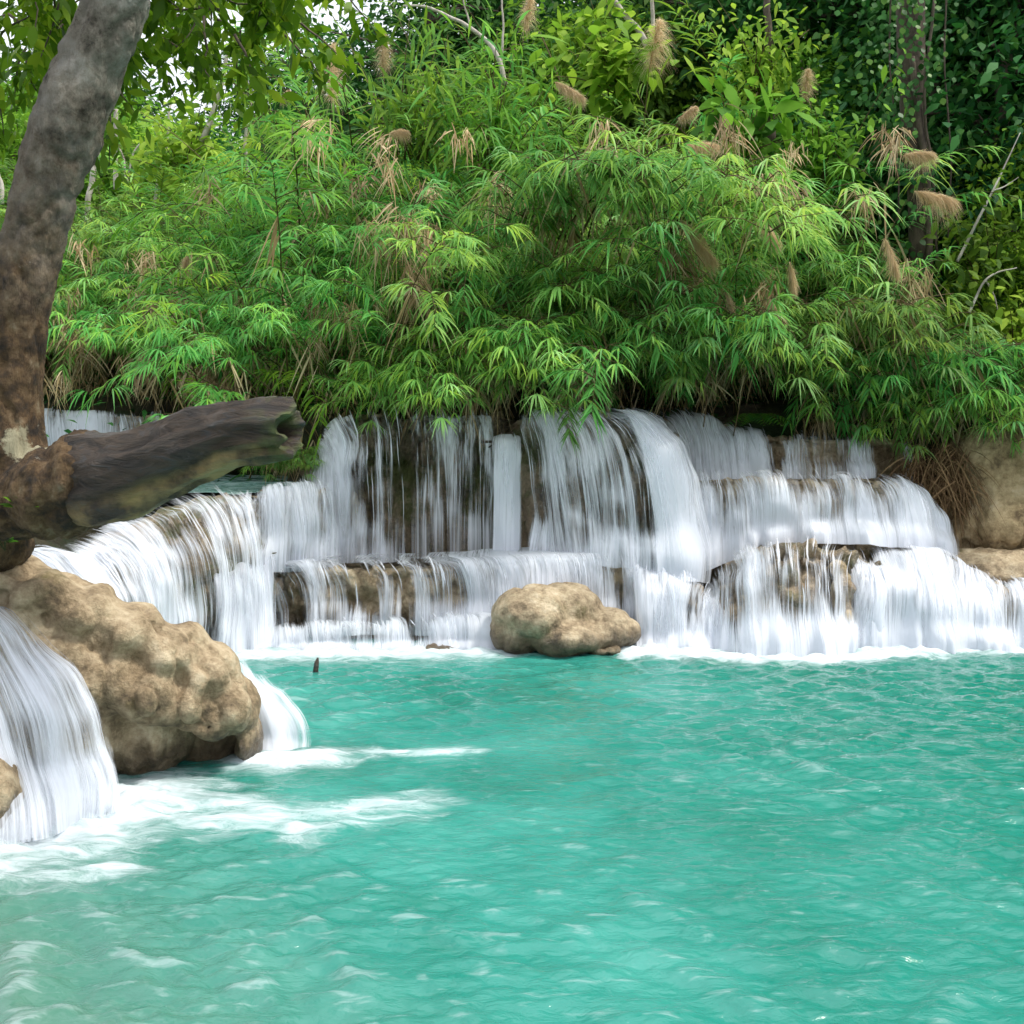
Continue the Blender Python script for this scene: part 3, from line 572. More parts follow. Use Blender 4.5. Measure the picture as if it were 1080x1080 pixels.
big = [(-50, 610, 7.8, .5, .5, .25), (8, 606, 7.75, .27, .35, .15), (48, 622, 7.72, .22, .35, .16), (95, 642, 7.8, .22, .4, .19), (140, 663, 7.85, .22, .4, .19), (185, 686, 7.95, .22, .4, .19), (222, 708, 8.05, .20, .38, .19), (250, 742, 8.1, .15, .35, .22),
       (20, 660, 7.75, .34, .4, .27), (70, 690, 7.74, .30, .4, .27), (115, 712, 7.74, .27, .4, .25), (160, 730, 7.8, .24, .4, .23), (200, 738, 7.92, .2, .35, .19), (230, 757, 8.02, .17, .3, .14),
       (0, 720, 8.1, .8, .6, .7), (90, 760, 8.0, .45, .5, .4), (150, 765, 8.15, .4, .4, .42), (215, 775, 8.42, .32, .25, .32), (262, 778, 8.3, .09, .3, .2),
       (100, 765, 7.85, .17, .25, .34), (140, 785, 7.9, .08, .15, .28), (166, 778, 7.92, .08, .16, .26), (80, 735, 7.75, .18, .3, .24)]
blob_rock('boulder', big, MAT['pool_rock'], 'huge lumpy tan tufa rock at left under the leaning trunk, dripping at its right end', .022, .026, 3.0, 5, 'boulder', .05, smooth=26)
blob_rock('boulder', [(-14, 838, 6.6, .19, .3, .24), (-40, 850, 6.6, .3, .3, .28)], MAT['pool_rock'], 'low brown rock at the left picture edge, wet by the nearest waterfall', .03, .03, 4, 6, 'boulder', smooth=14)
blob_rock('boulder', [(560, 648, 12.1, .42, .5, .32), (545, 668, 12.1, .3, .4, .25), (600, 640, 12.3, .38, .4, .27), (640, 665, 12.2, .36, .4, .24), (600, 672, 12.0, .5, .4, .2)], MAT['boulder'],
          'tan boulder at the pool edge in the centre, between ledge and small dome', .028, .03, 2.2, 7, 'boulder', .03, smooth=6)
for (ell, lab) in (([(465, 686, 12.0, .22, .2, .07)], 'small flat pale stone at the pool edge left of the tan boulder'),
                   ([(625, 684, 11.9, .10, .15, .06), (640, 685, 11.9, .14, .15, .05)], 'small pale stone at the foot of the tan boulder')):
    blob_rock('stone', ell, MAT['boulder'], lab, .02, .03, 5, 9, 'stone')
blob_rock('rock', [(884, 600, 12.45, .10, .2, .10), (890, 625, 12.3, .12, .2, .22), (893, 655, 12.15, .10, .15, .18)], MAT['pool_rock'], 'dry brown knob of rock standing out of the lower right dome', .025, .04, 5, 11)
blob_rock('cliff', [(1040, 500, 14.5, .5, .5, .65), (1090, 490, 14.4, .5, .5, .7), (1050, 550, 14.4, .55, .5, .55), (1120, 545, 14.3, .6, .5, .6), (1000, 560, 14.7, .5, .5, .5), (1160, 480, 14.5, .7, .6, .8)], MAT['cliff'],
          'ochre limestone cliff face at the right picture edge above the flat slab', .05, .09, 2.2, 12, 'cliff', .07)
blob_rock('rock_slab', [(1000, 592, 13.75, .5, .5, .12), (1060, 592, 13.6, .8, .6, .14), (1130, 597, 13.5, .9, .6, .16), (1060, 605, 13.3, .55, .35, .10)], MAT['boulder'], 'flat dry tan slab below the cliff at the right picture edge', .04, .04, 3, 13, 'rock slab')

# ------------------------------------------------------------------ pool
px_ = np.concatenate([[-16, -12, -9, -7.5], np.arange(-6.2, 6.8, .028), [7.5, 9, 12, 16]])
py_ = np.concatenate([[0.1, 1, 2, 2.8], np.arange(3.3, 13.2, .028), [13.6]])
X, Y = np.meshgrid(px_, py_, indexing='ij')
rng = np.random.default_rng(11)
Z = np.zeros_like(X)
wx = X + .10 * vnoise(np.stack([X * 1.3, Y * 1.3, 0 * X], -1), 5); wy = Y + .10 * vnoise(np.stack([X * 1.3, Y * 1.3, 0 * X + 5], -1), 6)
for k in range(46):
    lam = .09 * (6.5 ** rng.random()); ang = rng.normal(PI / 2, .62); ph = rng.random() * 2 * PI
    kx, ky = math.cos(ang) * 2 * PI / lam, math.sin(ang) * 2 * PI / lam
    s = np.sin(kx * wx + ky * wy + ph)
    Z += .0076 * lam ** .85 * (s + .25 * s * s)
env = .75 + .5 * vnoise(np.stack([X * .5, Y * .6, 0 * X], -1), 9)
Z *= env
foam = np.zeros_like(X)
def foam_line(pl, rad, amt, pw=1.5):
    global foam
    P = catmull(np.array([[*W(a, b, 1)] for a, b in pl]) if False else np.array([ground_pt(a, b) for a, b in pl]), 60)
    d = np.full(X.shape, 9.)
    for p in P: d = np.minimum(d, np.hypot(X - p[0], (Y - p[1]) * 1.0))
    foam = np.maximum(foam, amt * np.clip(1 - d / rad, 0, 1) ** pw)
def ground_pt(px, py):
    d = W(px, py, 1.0) - np.array([0, 0, HCAM]); s = HCAM / -d[2]
    return np.array([d[0] * s, d[1] * s, 0])
foam_line([(225, 690), (300, 690), (420, 689), (520, 688)], .75, 1.1, 1.0)
foam_line([(520, 688), (680, 688)], .3, .7, 1.0)
foam_line([(680, 686), (760, 686), (880, 686), (960, 685), (1120, 684)], .62, 1.2, .9)
foam_line([(670, 691), (740, 693), (800, 696), (860, 697), (930, 693), (980, 689)], .42, 1.25, .9)
foam_line([(280, 692), (400, 692), (500, 691)], .35, 1.2, .9)
foam_line([(-150, 910), (-20, 885), (60, 868), (130, 848)], 1.0, 1.25, .7)
foam_line([(60, 868), (200, 868), (330, 862), (440, 848)], .42, .85, .8)
foam_line([(130, 850), (260, 850), (330, 880)], .36, .80, .8)
foam_line([(-60, 930), (60, 925), (125, 912)], .36, .72, .8)
foam_line([(262, 803), (300, 803), (340, 800)], .42, 1.15, .8)
foam_line([(330, 797), (400, 795), (500, 793)], .24, .75, .8)
foam_line([(500, 770), (640, 765), (760, 775), (900, 770)], .5, .22, .8)
fn = fbm(np.stack([X * 6, Y * 8, 0 * X], -1), 4, 21)
Z = Z + np.clip(foam - .55, 0, 1) * (.06 + .06 * fn)
Z = np.where((Y > 12.6), np.minimum(Z, .02), Z)
foam = foam + .0
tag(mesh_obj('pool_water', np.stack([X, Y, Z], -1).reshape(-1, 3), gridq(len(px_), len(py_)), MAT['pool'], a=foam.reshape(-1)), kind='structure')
mb = MB()
for a_, b_, r_ in (((505, 466, 13.5), (552, 470, 13.4), .018), ((540, 455, 13.5), (546, 476, 13.35), .012), ((515, 472, 13.45), (535, 464, 13.4), .010)):
    p0, p1 = W(*a_), W(*b_); tube(mb, catmull(np.array([p0, (p0 + p1) / 2 + [0, 0, .02], p1]), 8), np.linspace(r_, r_ * .6, 8), 7)
tag(mb.build('twigs', MAT['trunk']), 'brown twigs caught on the lip above the narrow white jet', 'twigs')
# stick in the water
mb = MB(); b = ground_pt(333, 709)
tube(mb, [b + [0, 0, -.3], b + [.0, 0, .02], b + [.012, 0, .10], b + [.022, .01, .145]], [.028, .028, .024, .008], 8)
tag(mb.build('stick', MAT['limb']), 'short dark stick poking out of the turquoise pool', 'stick')

# ------------------------------------------------------------------ leaning tree
tree = empty('leaning_tree', tuple(W(-30, 620, 7.3)))
tree_loc = np.array(tree.location)
def local(o_, loc):  # parts are built in world coordinates, then hung under the empty
    o_.matrix_parent_inverse = Matrix.Translation(-Vector(loc)); return o_
cl = [(-70, 530, 7.4, .28), (-25, 515, 7.35, .31), (4, 478, 7.3, .27), (12, 440, 7.3, .212), (14, 400, 7.3, .19), (21, 320, 7.3, .19), (45, 220, 7.3, .205), (80, 110, 7.25, .218), (121, 10, 7.2, .19), (165, -120, 7.1, .21), (230, -300, 7.0, .17)]
Pp = np.array([[*W(a, b, c), r] for a, b, c, r in cl]); Q = catmull(Pp, 170)
bm = bmesh.new()
def ball(c, r): bmesh.ops.create_icosphere(bm, subdivisions=2, radius=1, matrix=Matrix.Translation(Vector(c)) @ Matrix.Diagonal((*r, 1)))
for q in Q: ball(q[:3], (q[3],) * 3)
for (a, b, c, rx, ry, rz) in ((45, 522, 7.25, .33, .3, .30), (82, 512, 7.15, .22, .3, .31), (15, 532, 7.25, .42, .35, .24), (70, 532, 7.2, .26, .3, .22), (-45, 540, 7.4, .6, .5, .22), (86, 507, 7.1, .17, .38, .34), (60, 518, 7.12, .28, .38, .32), (98, 498, 7.1, .10, .34, .28), (-60, 575, 7.6, .6, .5, .3)): ball(W(a, b, c), (rx, ry, rz))
me = bpy.data.meshes.new('trunk'); bm.to_mesh(me); bm.free(); trunk = bpy.data.objects.new('trunk', me); C.objects.link(trunk)
md = trunk.modifiers.new('r', 'REMESH'); md.mode = 'VOXEL'; md.voxel_size = .022
sm = trunk.modifiers.new('s', 'SMOOTH'); sm.factor = .5; sm.iterations = 28
me2 = bpy.data.meshes.new_from_object(trunk.evaluated_get(bpy.context.evaluated_depsgraph_get())); trunk.modifiers.clear(); trunk.data = me2
k = len(me2.vertices); v = np.empty(k * 3, np.float32); me2.vertices.foreach_get('co', v); v = v.reshape(-1, 3).astype(float)
n = np.empty(k * 3, np.float32); me2.vertex_normals.foreach_get('vector', n); n = n.reshape(-1, 3).astype(float); z = v[:, 2]
d = .020 * fbm(v * np.array([3, 3, 1.6]), 3, 3) + .012 * fbm(v * np.array([17, 17, 8.]), 4, 5, .65)
d -= .03 * (1 - np.abs(vnoise(v * np.array([3., 3., 1.3]), 40)) * 5).clip(0, 1) * sstep(3.2, 2.4, z)
d -= .022 * (1 - np.abs(fbm(v * np.array([2.2, 2.2, 1.2]), 3, 41)) * 9).clip(0, 1)
v += n * d[:, None]; me2.vertices.foreach_set('co', v.astype(np.float32).ravel())
me2.polygons.foreach_set('use_smooth', np.full(len(me2.polygons), True))
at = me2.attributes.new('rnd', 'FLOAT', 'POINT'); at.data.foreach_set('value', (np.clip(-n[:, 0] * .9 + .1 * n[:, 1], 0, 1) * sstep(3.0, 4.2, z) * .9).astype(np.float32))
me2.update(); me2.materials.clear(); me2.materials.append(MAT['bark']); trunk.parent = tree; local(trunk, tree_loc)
# broken limb with hollow end
cl = [(60, 516, 7.3, .14), (92, 508, 7.1, .275), (125, 503, 6.95, .265), (165, 489, 6.85, .225), (205, 472, 6.75, .205), (242, 458, 6.65, .185), (275, 452, 6.58, .168), (296, 452, 6.55, .158), (309, 453, 6.53, .148)]
Pp = np.array([[*W(a, b, c), r] for a, b, c, r in cl]); Q = catmull(Pp, 90)
Pin = Q[::-1][:14].copy(); Pin[:, 3] *= np.linspace(.72, .35, 14)
mb = MB(); tube(mb, np.vstack([Q[:, :3]]), Q[:, 3], 48, capend=False)
v = mb.v[0]; ctr = np.repeat(Q[:, :3], 48, 0); n = norm(v - ctr); ax = norm(Q[-1, :3] - Q[0, :3])
along = (v - Q[0, :3]) @ ax; tot = along.max()
d = .035 * fbm(np.stack([along * 1.9, n[:, 1] * 1.6, n[:, 2] * 1.6], -1), 4, 13) + .022 * fbm(np.stack([along * 3, n[:, 1] * 6, n[:, 2] * 6], -1), 3, 15)
v += n * d[:, None]
angk = np.tile(np.arange(48), 90)
end = sstep(tot - .3, tot, along)
v += ax * (end * .065 * vnoise(np.stack([angk * .35, 0 * angk, 0 * angk], -1), 17))[:, None]
mb.a[0] = sstep(-.35, -.8, n[:, 2]) * 1.0
rim = v[-48:]; c0 = rim.mean(0)
rings = [rim]
for k, (sc, dp) in enumerate(((.86, .015), (.62, -.03), (.5, -.10), (.35, -.2), (.02, -.24))):
    rr = c0 + (rim - c0) * sc - 0 * ax + ax * (dp - .01) * 1.0 + 0
    rings.append(rr + ax[None] * (.02 * vnoise(np.stack([np.arange(48) * .5, np.full(48, k * 3.), np.zeros(48)], -1), 4))[:, None])
G = np.array(rings); G = np.concatenate([G, G[:, :1]], 1)
mb.add(G, gridq(len(rings), 49)[:, ::-1], 0.)
local(mb.build('broken_limb', MAT['limb'], tree), tree_loc)
# twigs with hanging leaves of this tree
def leaf_spray(lf, tw, start, dirs, n, L, seed, droop=.5, leafL=(.10, .17), wid=.44):
    rng = np.random.default_rng(seed)
    p = np.array(start, float); d = norm(np.array(dirs, float)); P = [p.copy()]
    for k in range(n):
        d = norm(d + rng.normal(0, .16, 3) + np.array([0, 0, -droop * .09])); p = p + d * L / n; P.append(p.copy())
    P = np.array(P); tube(tw, P, np.linspace(.012, .003, len(P)), 5, .5)
    for k in range(1, len(P)):
        for s in range(5):
            dd = norm(rng.normal(0, .8, 3) + np.array([0, 0, -.5]) + .3 * d); ll = leafL[0] + (leafL[1] - leafL[0]) * rng.random()
            b = P[k] + rng.normal(0, .05, 3)
            blades(lf, [b], [dd], [rng.normal(0, 1, 3)], ll, ll * wid, .15, (.08, .8, 1, .55, .03), [rng.random()])
lf, tw = MB(), MB()
rng = np.random.default_rng(5)
for k in range(150):
    a = rng.random(); px = -40 + 350 * rng.random(); yy = -150 + 210 * rng.random() * (1 if px < 150 else .95) ; Yd = 7.7 + 3.0 * rng.random()
    if px > 60 and yy > 40 and rng.random() < .3: continue
    leaf_spray(lf, tw, W(px, yy, Yd), rng.normal(0, .6, 3) + np.array([0, 0, -.6]), 7, .45 + .4 * rng.random(), 100 + k)
# main limbs carrying the twigs
for e in ((60, -60, 7.8), (240, -40, 8.2), (330, -90, 8.8), (-60, -50, 7.6)):
    s = W(165, -120, 7.1); t = W(*e); mid = (s + t) / 2 + np.array([0, 0, .35])
    tube(tw, catmull(np.array([s, mid, t]), 12), np.linspace(.09, .02, 12), 8, .5)
local(lf.build('foliage', MAT['canopy'], tree, smooth=False), tree_loc)
local(tw.build('branches', MAT['trunk'], tree), tree_loc)
tag(tree, 'old grey leaning tree with broken hollow limb on the left rock', 'tree')
# sprouts on the trunk foot
def sprout(px, py, Yd, label, n=7, L=.09, seed=1):
    rng = np.random.default_rng(seed); mb = MB(); st = MB(); c = W(px, py, Yd)
    for k in range(n):
        a = rng.random() * 2 * PI; d = np.array([math.cos(a), -.5 + .4 * rng.random(), .25 + .5 * rng.random()])
        tip = c + norm(d) * .05; tube(st, [c + [0, .04, -.04], (c + tip) / 2 + [0, 0, .01], tip], .003, 5)
        blades(mb, [tip], [d], [[0, -.3, 1]], L * (.7 + .5 * rng.random()), L * .42, .3, (.1, .8, 1, .6, .03))
    e = empty('sprout', tuple(c)); local(mb.build('leaves', MAT['tree_mid'], e), c); local(st.build('stem', MAT['cane'], e), c)
    tag(e, label, 'seedling')
sprout(24, 538, 6.85, 'small bright green seedling sprouting from the foot of the leaning trunk', 9, .10, 2)
sprout(2, 575, 6.9, 'green sprig at the left picture edge just above the big rock', 6, .08, 3)

# ------------------------------------------------------------------ reeds
def make_reed(seed, n=15, H=(2.6, 4.2), spread=.45, lean=.35, bend=1.0, leafL=(.24, .42), dead=.14, shoots=5, az=1.6, leaf0=.30):
    rng = np.random.default_rng(seed); lf, cn, dd = MB(), MB(), MB()
    LB = []; 
    for c in range(n):
        L = H[0] + (H[1] - H[0]) * rng.random(); a = -PI / 2 + rng.normal(0, az); tilt = abs(rng.normal(lean, .22))
        d = np.array([math.cos(a) * math.sin(tilt), math.sin(a) * math.sin(tilt), math.cos(tilt)])
        p = np.array([*(rng.normal(0, spread, 2)), -.15]); m = 16; P = [p.copy()]; ds = [d]
        k_ = bend * (.7 + .6 * rng.random())
        for i in range(m):
            s = (i + 1) / m; d = norm(d + np.array([0, 0, -.30 * k_ * s ** 2.2]) + rng.normal(0, .02, 3) + .03 * np.array([math.cos(a), math.sin(a), 0]))
            p = p + d * L / m; P.append(p.copy()); ds.append(d)
        P = np.array(P); D = np.array(ds); tube(cn, P, np.linspace(.012, .003, m + 1), 5, rng.random())
        # distichous blades along the upper part
        nl = int(26 + L * 8); s = leaf0 + (1 - leaf0) * np.sort(rng.random(nl)) ** .8; idx = s * m; i0 = np.minimum(idx.astype(int), m - 1); f = (idx - i0)[:, None]
        b = P[i0] * (1 - f) + P[i0 + 1] * f; T = D[i0 + 0]
        sd = norm(np.cross(T, np.array([0, 0, 1.]) + rng.normal(0, .15, 3))); sgn = np.where(np.arange(nl) % 2, 1, -1)[:, None]
        dv = norm(T * (.55 + .5 * s[:, None]) + sd * sgn * .8 + rng.normal(0, .16, (nl, 3)))
        ll = (leafL[0] + (leafL[1] - leafL[0]) * rng.random(nl)) * (1.15 - .45 * s)
        blades(lf, b, dv, norm(np.cross(sd * sgn, T) + rng.normal(0, .3, (nl, 3))), ll, .019 + .010 * rng.random(nl), .25 + .6 * rng.random(nl), (.45, 1, .8, .4, .03), np.clip(.5 * rng.random() + .5 * rng.random(nl), 0, 1))
        # fan tufts on side shoots
        for q in range(rng.poisson(shoots)):
            s0 = leaf0 + .05 + (.95 - leaf0) * rng.random(); i = int(s0 * m); b0 = P[i]; aa = rng.random() * 2 * PI
            sh = norm(np.array([math.cos(aa), math.sin(aa) - .5, .2 + .4 * rng.random()])); Ls = .2 + .35 * rng.random()
            pe = b0 + sh * Ls + np.array([0, 0, -.06]); tube(cn, np.array([b0, b0 + sh * Ls * .5 + [0, 0, .02], pe]), [.006, .004, .003], 4, .4)
            k = 11 + rng.integers(0, 7); sdv = norm(np.cross(sh, [0, 0, 1.])); t = np.linspace(-1.25, 1.25, k) + rng.normal(0, .1, k)
            fb = pe - sh * (np.abs(t)[:, None] * .06) ; fd = sh * np.cos(t)[:, None] + sdv * np.sin(t)[:, None] + np.array([0, 0, -.25]) + rng.normal(0, .1, (k, 3))
            blades(lf, fb, fd, np.array([0, 0, 1.]) + rng.normal(0, .25, (k, 3)), (.18 + .16 * rng.random(k)),   .017 + .008 * rng.random(k), .35 + .5 * rng.random(k), (.45, 1, .75, .03), np.clip(.35 + .65 * rng.random() * np.ones(k) + .12 * rng.normal(size=k), 0, 1))
        # dry hanging leaves at the lower cane
        nd = rng.poisson(26 * dead * 2); 
        if nd:
            i = rng.integers(2, int(m * .75), nd); aa = rng.random(nd) * 2 * PI
            blades(dd, P[i], np.stack([np.cos(aa) * .5, np.sin(aa) * .5, -.9 + 0 * aa], -1), rng.normal(0, 1, (nd, 3)), .25 + .4 * rng.random(nd), .018 + .012 * rng.random(nd), .2, (.5, 1, .6, .05))
    return lf, cn, dd
def reed_proto(name, label, seed, mat='reed', **kw):
    e = empty(name); lf, cn, dd = make_reed(seed, **kw)
    lf.build('leaves', MAT[mat], e); cn.build('canes', MAT['cane'], e)
    if dd.n: dd.build('dry_leaves', MAT['straw'], e)
    return tag(e, label, 'reeds')
reedP = []
GRP_R = 'arching reed clumps of the thicket'
LAB_R = 'arching green reed clump in the dense thicket above the waterfalls'
for i, kw in enumerate((dict(n=16, H=(2.6, 3.8)), dict(n=15, H=(2.4, 3.9), lean=.45, shoots=7), dict(n=17, H=(2.9, 4.3), lean=.28, mat='reed_y'),
                        dict(n=14, H=(2.4, 3.6), lean=.5, bend=1.25, shoots=8), dict(n=16, H=(2.8, 4.0), lean=.4, dead=.3), dict(n=16, H=(2.5, 3.7), lean=.4, shoots=9),
                        dict(n=14, H=(2.8, 3.9), lean=.36, bend=1.1, shoots=9, leaf0=.60, az=.9, dead=.22), dict(n=14, H=(2.6, 3.6), lean=.40, bend=1.15, shoots=10, leaf0=.62, az=.8, dead=.22),
                        dict(n=9, H=(1.5, 2.3), lean=.9, bend=1.9, shoots=9, leaf0=.30, az=.5, dead=.1, spread=.22, leafL=(.18, .32)), dict(n=11, H=(1.3, 2.1), lean=.8, bend=1.9, shoots=12, leaf0=.25, az=.65, dead=.2, spread=.28, leafL=(.17, .30)),
                        dict(n=12, H=(3.0, 4.8), lean=.14, bend=.4, shoots=2, leaf0=.22, leafL=(.34, .6), mat='reed_y', dead=.1))):
    reedP.append(reed_proto('reed_clump', LAB_R, 200 + i, **kw))
used = set()
def put_reed(k, x, y, sc, rz, label=None, group=GRP_R, tilt=(0, 0), z=None):
    z = th(x, y) if z is None else z
    if k not in used:
        used.add(k); o = reedP[k]; o.location = (x, y, z); o.rotation_euler = (tilt[0], tilt[1], rz); o.scale = (sc,) * 3
        if label: o['label'] = label
        if group: o['group'] = group
        return o
    return copy_thing(reedP[k], (x, y, z), rz, sc, label or LAB_R, group, tilt)
rng = np.random.default_rng(42)
# (Y, px range, px step, base scale)
for (Yd, x0, x1, st, sc, ks) in ((15.35, 350, 985, 66, .92, (6, 7)), (16.1, 335, 1000, 52, 1.12, (6, 7, 1, 4)), (17.2, 320, 990, 50, 1.32, (0, 1, 2, 3, 4, 5)), (18.6, 300, 960, 54, 1.5, (0, 1, 2, 3, 4, 5)), (20.5, 270, 930, 56, 1.6, (0, 1, 2, 4)),
                             (18.7, 10, 320, 50, .88, (6, 7)), (19.8, 0, 330, 46, 1.02, (0, 1, 2, 3, 4, 5)), (20.8, -20, 340, 46, 1.15, (0, 1, 2, 3, 4, 5)), (23.0, -30, 380, 48, 1.25, (0, 2, 4)), (26.0, -40, 420, 50, 1.3, (1, 2, 4))):
    for px in np.arange(x0, x1, st):
        p = px + rng.normal(0, 14); y = Yd + rng.normal(0, .25); x = (p - 540) / FPX * y
        s = sc * (.78 + .42 * rng.random()) if Yd > 16.5 else sc * (.55 + .62 * rng.random())
        if x0 > 200 and Yd < 16.5 and (380 < p < 470 or 640 < p < 690 or 785 < p < 850): continue
        if x0 > 200 and p > 840: s *= .60
        if x0 < 200: s *= .9 + .1 * (p / 330)
        put_reed(int(rng.choice(ks)) if rng.random() < .78 or Yd < 16.5 or 17.5 < Yd < 18.9 else 10, x, y, s, rng.normal(0, .5))

# ------------------------------------------------------------------ forest trees
def make_tree(name, seed, mat, H, cr, n, leaf, trunk_r, crown0=.35, bark='trunk', clumps=70, wid=.5):
    rng = np.random.default_rng(seed); e = empty(name)
    tk, lf = MB(), MB()
    P = [np.zeros(3) + [0, 0, -.3]]
    for i in range(9): P.append(P[-1] + np.array([rng.normal(0, .12), rng.normal(0, .12), H / 9]))
    P = np.array(P); tube(tk, P, np.linspace(trunk_r, trunk_r * .25, 10), 10, .5)
    cl = []
    for k in range(clumps):
        h = crown0 + (1 - crown0) * rng.random(); i = min(int(h * 9), 8); b = P[i]
        rad = cr * (math.sin(PI * min(1, (h - crown0) / (1 - crown0) * .8 + .18))) * (.45 + .6 * rng.random()); a = rng.random() * 2 * PI
        c = b + np.array([math.cos(a) * rad, math.sin(a) * rad, rng.normal(.3, .4)]); cl.append(c)
        if k % 3 == 0: tube(tk, catmull(np.array([b, (b + c) / 2 + [0, 0, .2], c]), 6), np.linspace(trunk_r * .3, .01, 6), 5, .5)
    cl = np.array(cl); per = n // clumps
    for c in cl:
        r = cr * (.16 + .14 * rng.random()); p = c + rng.normal(0, 1, (per, 3)) * np.array([r, r, r * .62])
        d = norm((p - c) + rng.normal(0, r * .8, (per, 3)) + np.array([0, 0, -.35 * r])); ll = leaf * (.7 + .6 * rng.random(per))
        blades(lf, p, d, np.array([0, 0, 1.]) + rng.normal(0, .5, (per, 3)), ll, ll * wid, .25, (.1, 1, .7, .04), np.clip(rng.random() * .6 + .4 * rng.random(per), 0, 1))
    lf.build('crown', MAT[mat], e, smooth=False); tk.build('trunk', MAT[bark], e)
    return e
FP = [tag(make_tree('forest_tree', 301, 'tree_dark', 8, 2.6, 9000, .20, .20), 'dark green broadleaf tree standing in the shade at the back', 'tree'),
      tag(make_tree('forest_tree', 302, 'tree_mid', 7, 2.4, 8000, .19, .16), 'mid green leafy tree growing behind the reed thicket', 'tree'),
      tag(make_tree('forest_tree', 303, 'tree_lite', 6, 2.0, 5500, .20, .12), 'light yellow green tree growing behind the reed thicket', 'tree'),
      tag(make_tree('forest_tree', 304, 'tree_dark', 10, 3.0, 9000, .18, .24, .25, clumps=110), 'tall dark tree with deep crown at the back', 'tree')]
FL = ['dark green broadleaf tree standing in the forest behind the reeds', 'mid green leafy tree in the forest behind the reeds', 'light yellow green tree in the forest behind the reeds', 'tall dark deep crowned tree in the forest behind the reeds']
fused = set()
def put_tree(k, px, y, sc, label=None, grp='forest trees behind the reeds', dz=0):
    x = (px - 540) / FPX * y; z = th(x, y) - .1 + dz; rz = rng.random() * 6.28
    if k not in fused:
        fused.add(k); o = FP[k]; o.location = (x, y, z); o.rotation_euler = (0, 0, rz); o.scale = (sc,) * 3; o['label'] = label or FL[k]; o['group'] = grp; return o
    return copy_thing(FP[k], (x, y, z), rz, sc, label or FL[k], grp)
# right: dense and dark
for a in ((0, 1010, 18.5, .95), (0, 1090, 17.5, 1.0), (3, 1060, 22, 1.1), (3, 960, 23, 1.1), (0, 880, 24, 1.15), (3, 800, 25, 1.1), (0, 720, 26, 1.2), (1, 660, 24, .95), (3, 1150, 20, 1.1), (0, 1040, 27, 1.3), (3, 900, 30, 1.3),
          (0, 780, 31, 1.4), (1, 600, 26, 1.0), (0, 540, 28, 1.15), (3, 460, 27, 1.05), (0, 400, 30, 1.05), (1, 840, 21.5, .75), (2, 640, 22.5, .7), (1, 520, 23, .75), (2, 1085, 15.8, .42), (2, 1050, 16.6, .40), (1, 1100, 16.5, .6),
          (3, 660, 34, 1.5), (0, 960, 36, 1.6), (3, 1100, 34, 1.6), (0, 500, 38, 1.3), (3, 580, 40, 1.6), (1, 980, 19.5, .6),
          (1, 60, 34, .95), (2, 140, 36, .9), (0, 210, 40, .95), (1, 260, 36, .85), (2, 330, 38, .7), (1, 20, 30, .9), (3, 100, 48, 1.2), (0, 170, 52, 1.1), (1, 240, 54, 1.0), (0, 390, 50, 1.0), (2, -20, 32, .9), (1, 180, 30, .6), (2, 290, 30, .55), (2, 60, 28, .5), (1, 330, 46, .75), (1, 100, 33, 1.15), (2, 230, 34, 1.05), (1, 300, 42, 1.1), (2, 170, 44, 1.3), (1, 30, 40, 1.3), (0, 280, 60, 1.5), (0, 120, 60, 1.6), (1, 350, 60, 1.2),
          (3, 1290, 19, .95), (3, 1400, 20, 1.1), (0, 1480, 16, 1.1)):  # three trees out of view, added as blockers to shade the far right
    put_tree(*a)
# ------------------------------------------------------------------ undergrowth
ug = MB(); n = 26000
gx = rng.uniform(-16, 22, n); gy = 15.2 + 20 * rng.random(n) ** 1.3; gz = TH(gx, gy) + np.abs(rng.normal(0, .45, n)) * (1 + .5 * vnoise(np.stack([gx * .6, gy * .6, 0 * gx], -1), 44))
dv = rng.normal(0, 1, (n, 3)); dv[:, 2] = np.abs(dv[:, 2]) * .3 - .1; ll = rng.uniform(.14, .34, n)
blades(ug, np.stack([gx, gy, gz], -1), dv, np.array([0, 0, 1.]) + rng.normal(0, .4, (n, 3)), ll, ll * .3, .4, (.1, 1, .7, .04))
tag(ug.build('undergrowth', MAT['tree_dark'], smooth=False), 'low leafy undergrowth covering the forest floor behind the reeds', 'undergrowth', kind='stuff')

# ------------------------------------------------------------------ plumes, straw, vines, trunks
def plume_reed(px, py, Yd, ang, label, L=.42, stem=1.6, seed=1, w=1.0):
    """a cane ending in a feathery tan seed head; (px,py) is the middle of the head"""
    Yd -= .55
    rng = np.random.default_rng(seed); c = W(px, py, Yd); d = np.array([math.cos(ang), -.15, math.sin(ang)]); d = norm(d)
    b = c - d * L * .5; t = c + d * L * .5
    base = b + np.array([-d[0] * stem * .35, .25, -stem]); e = empty('plume_reed', tuple(base)); st, pl = MB(), MB()
    tube(st, catmull(np.array([base, base + (b - base) * .5 + [-.05 * d[0], 0, .12 * (1 - abs(d[2]))], b, c, t]), 20), np.linspace(.008, .002, 20), 5, .5)
    n = 900; s = rng.random(n); p = b + (t - b) * s[:, None] + np.array([0, 0, -.06]) * (s[:, None] ** 2)
    dv = d * 1.0 + rng.normal(0, .62 * w, (n, 3)) + np.array([.1, 0, -.35])
    blades(pl, p, dv, rng.normal(0, 1, (n, 3)), (.06 + .09 * np.sin(s * PI * .9 + .2)) * (.6 + .7 * rng.random(n)) * (L / .42) * (.8 + .5 * rng.random(n)) * (.75 + .5 * rng.random()), .0045, .8, (.6, 1, .6, .1))
    local(st.build('stem', MAT['cane'], e), base); local(pl.build('seed_head', MAT['plume'], e), base)
    tag(e, label, 'reed', 'reeds with tan seed plumes')
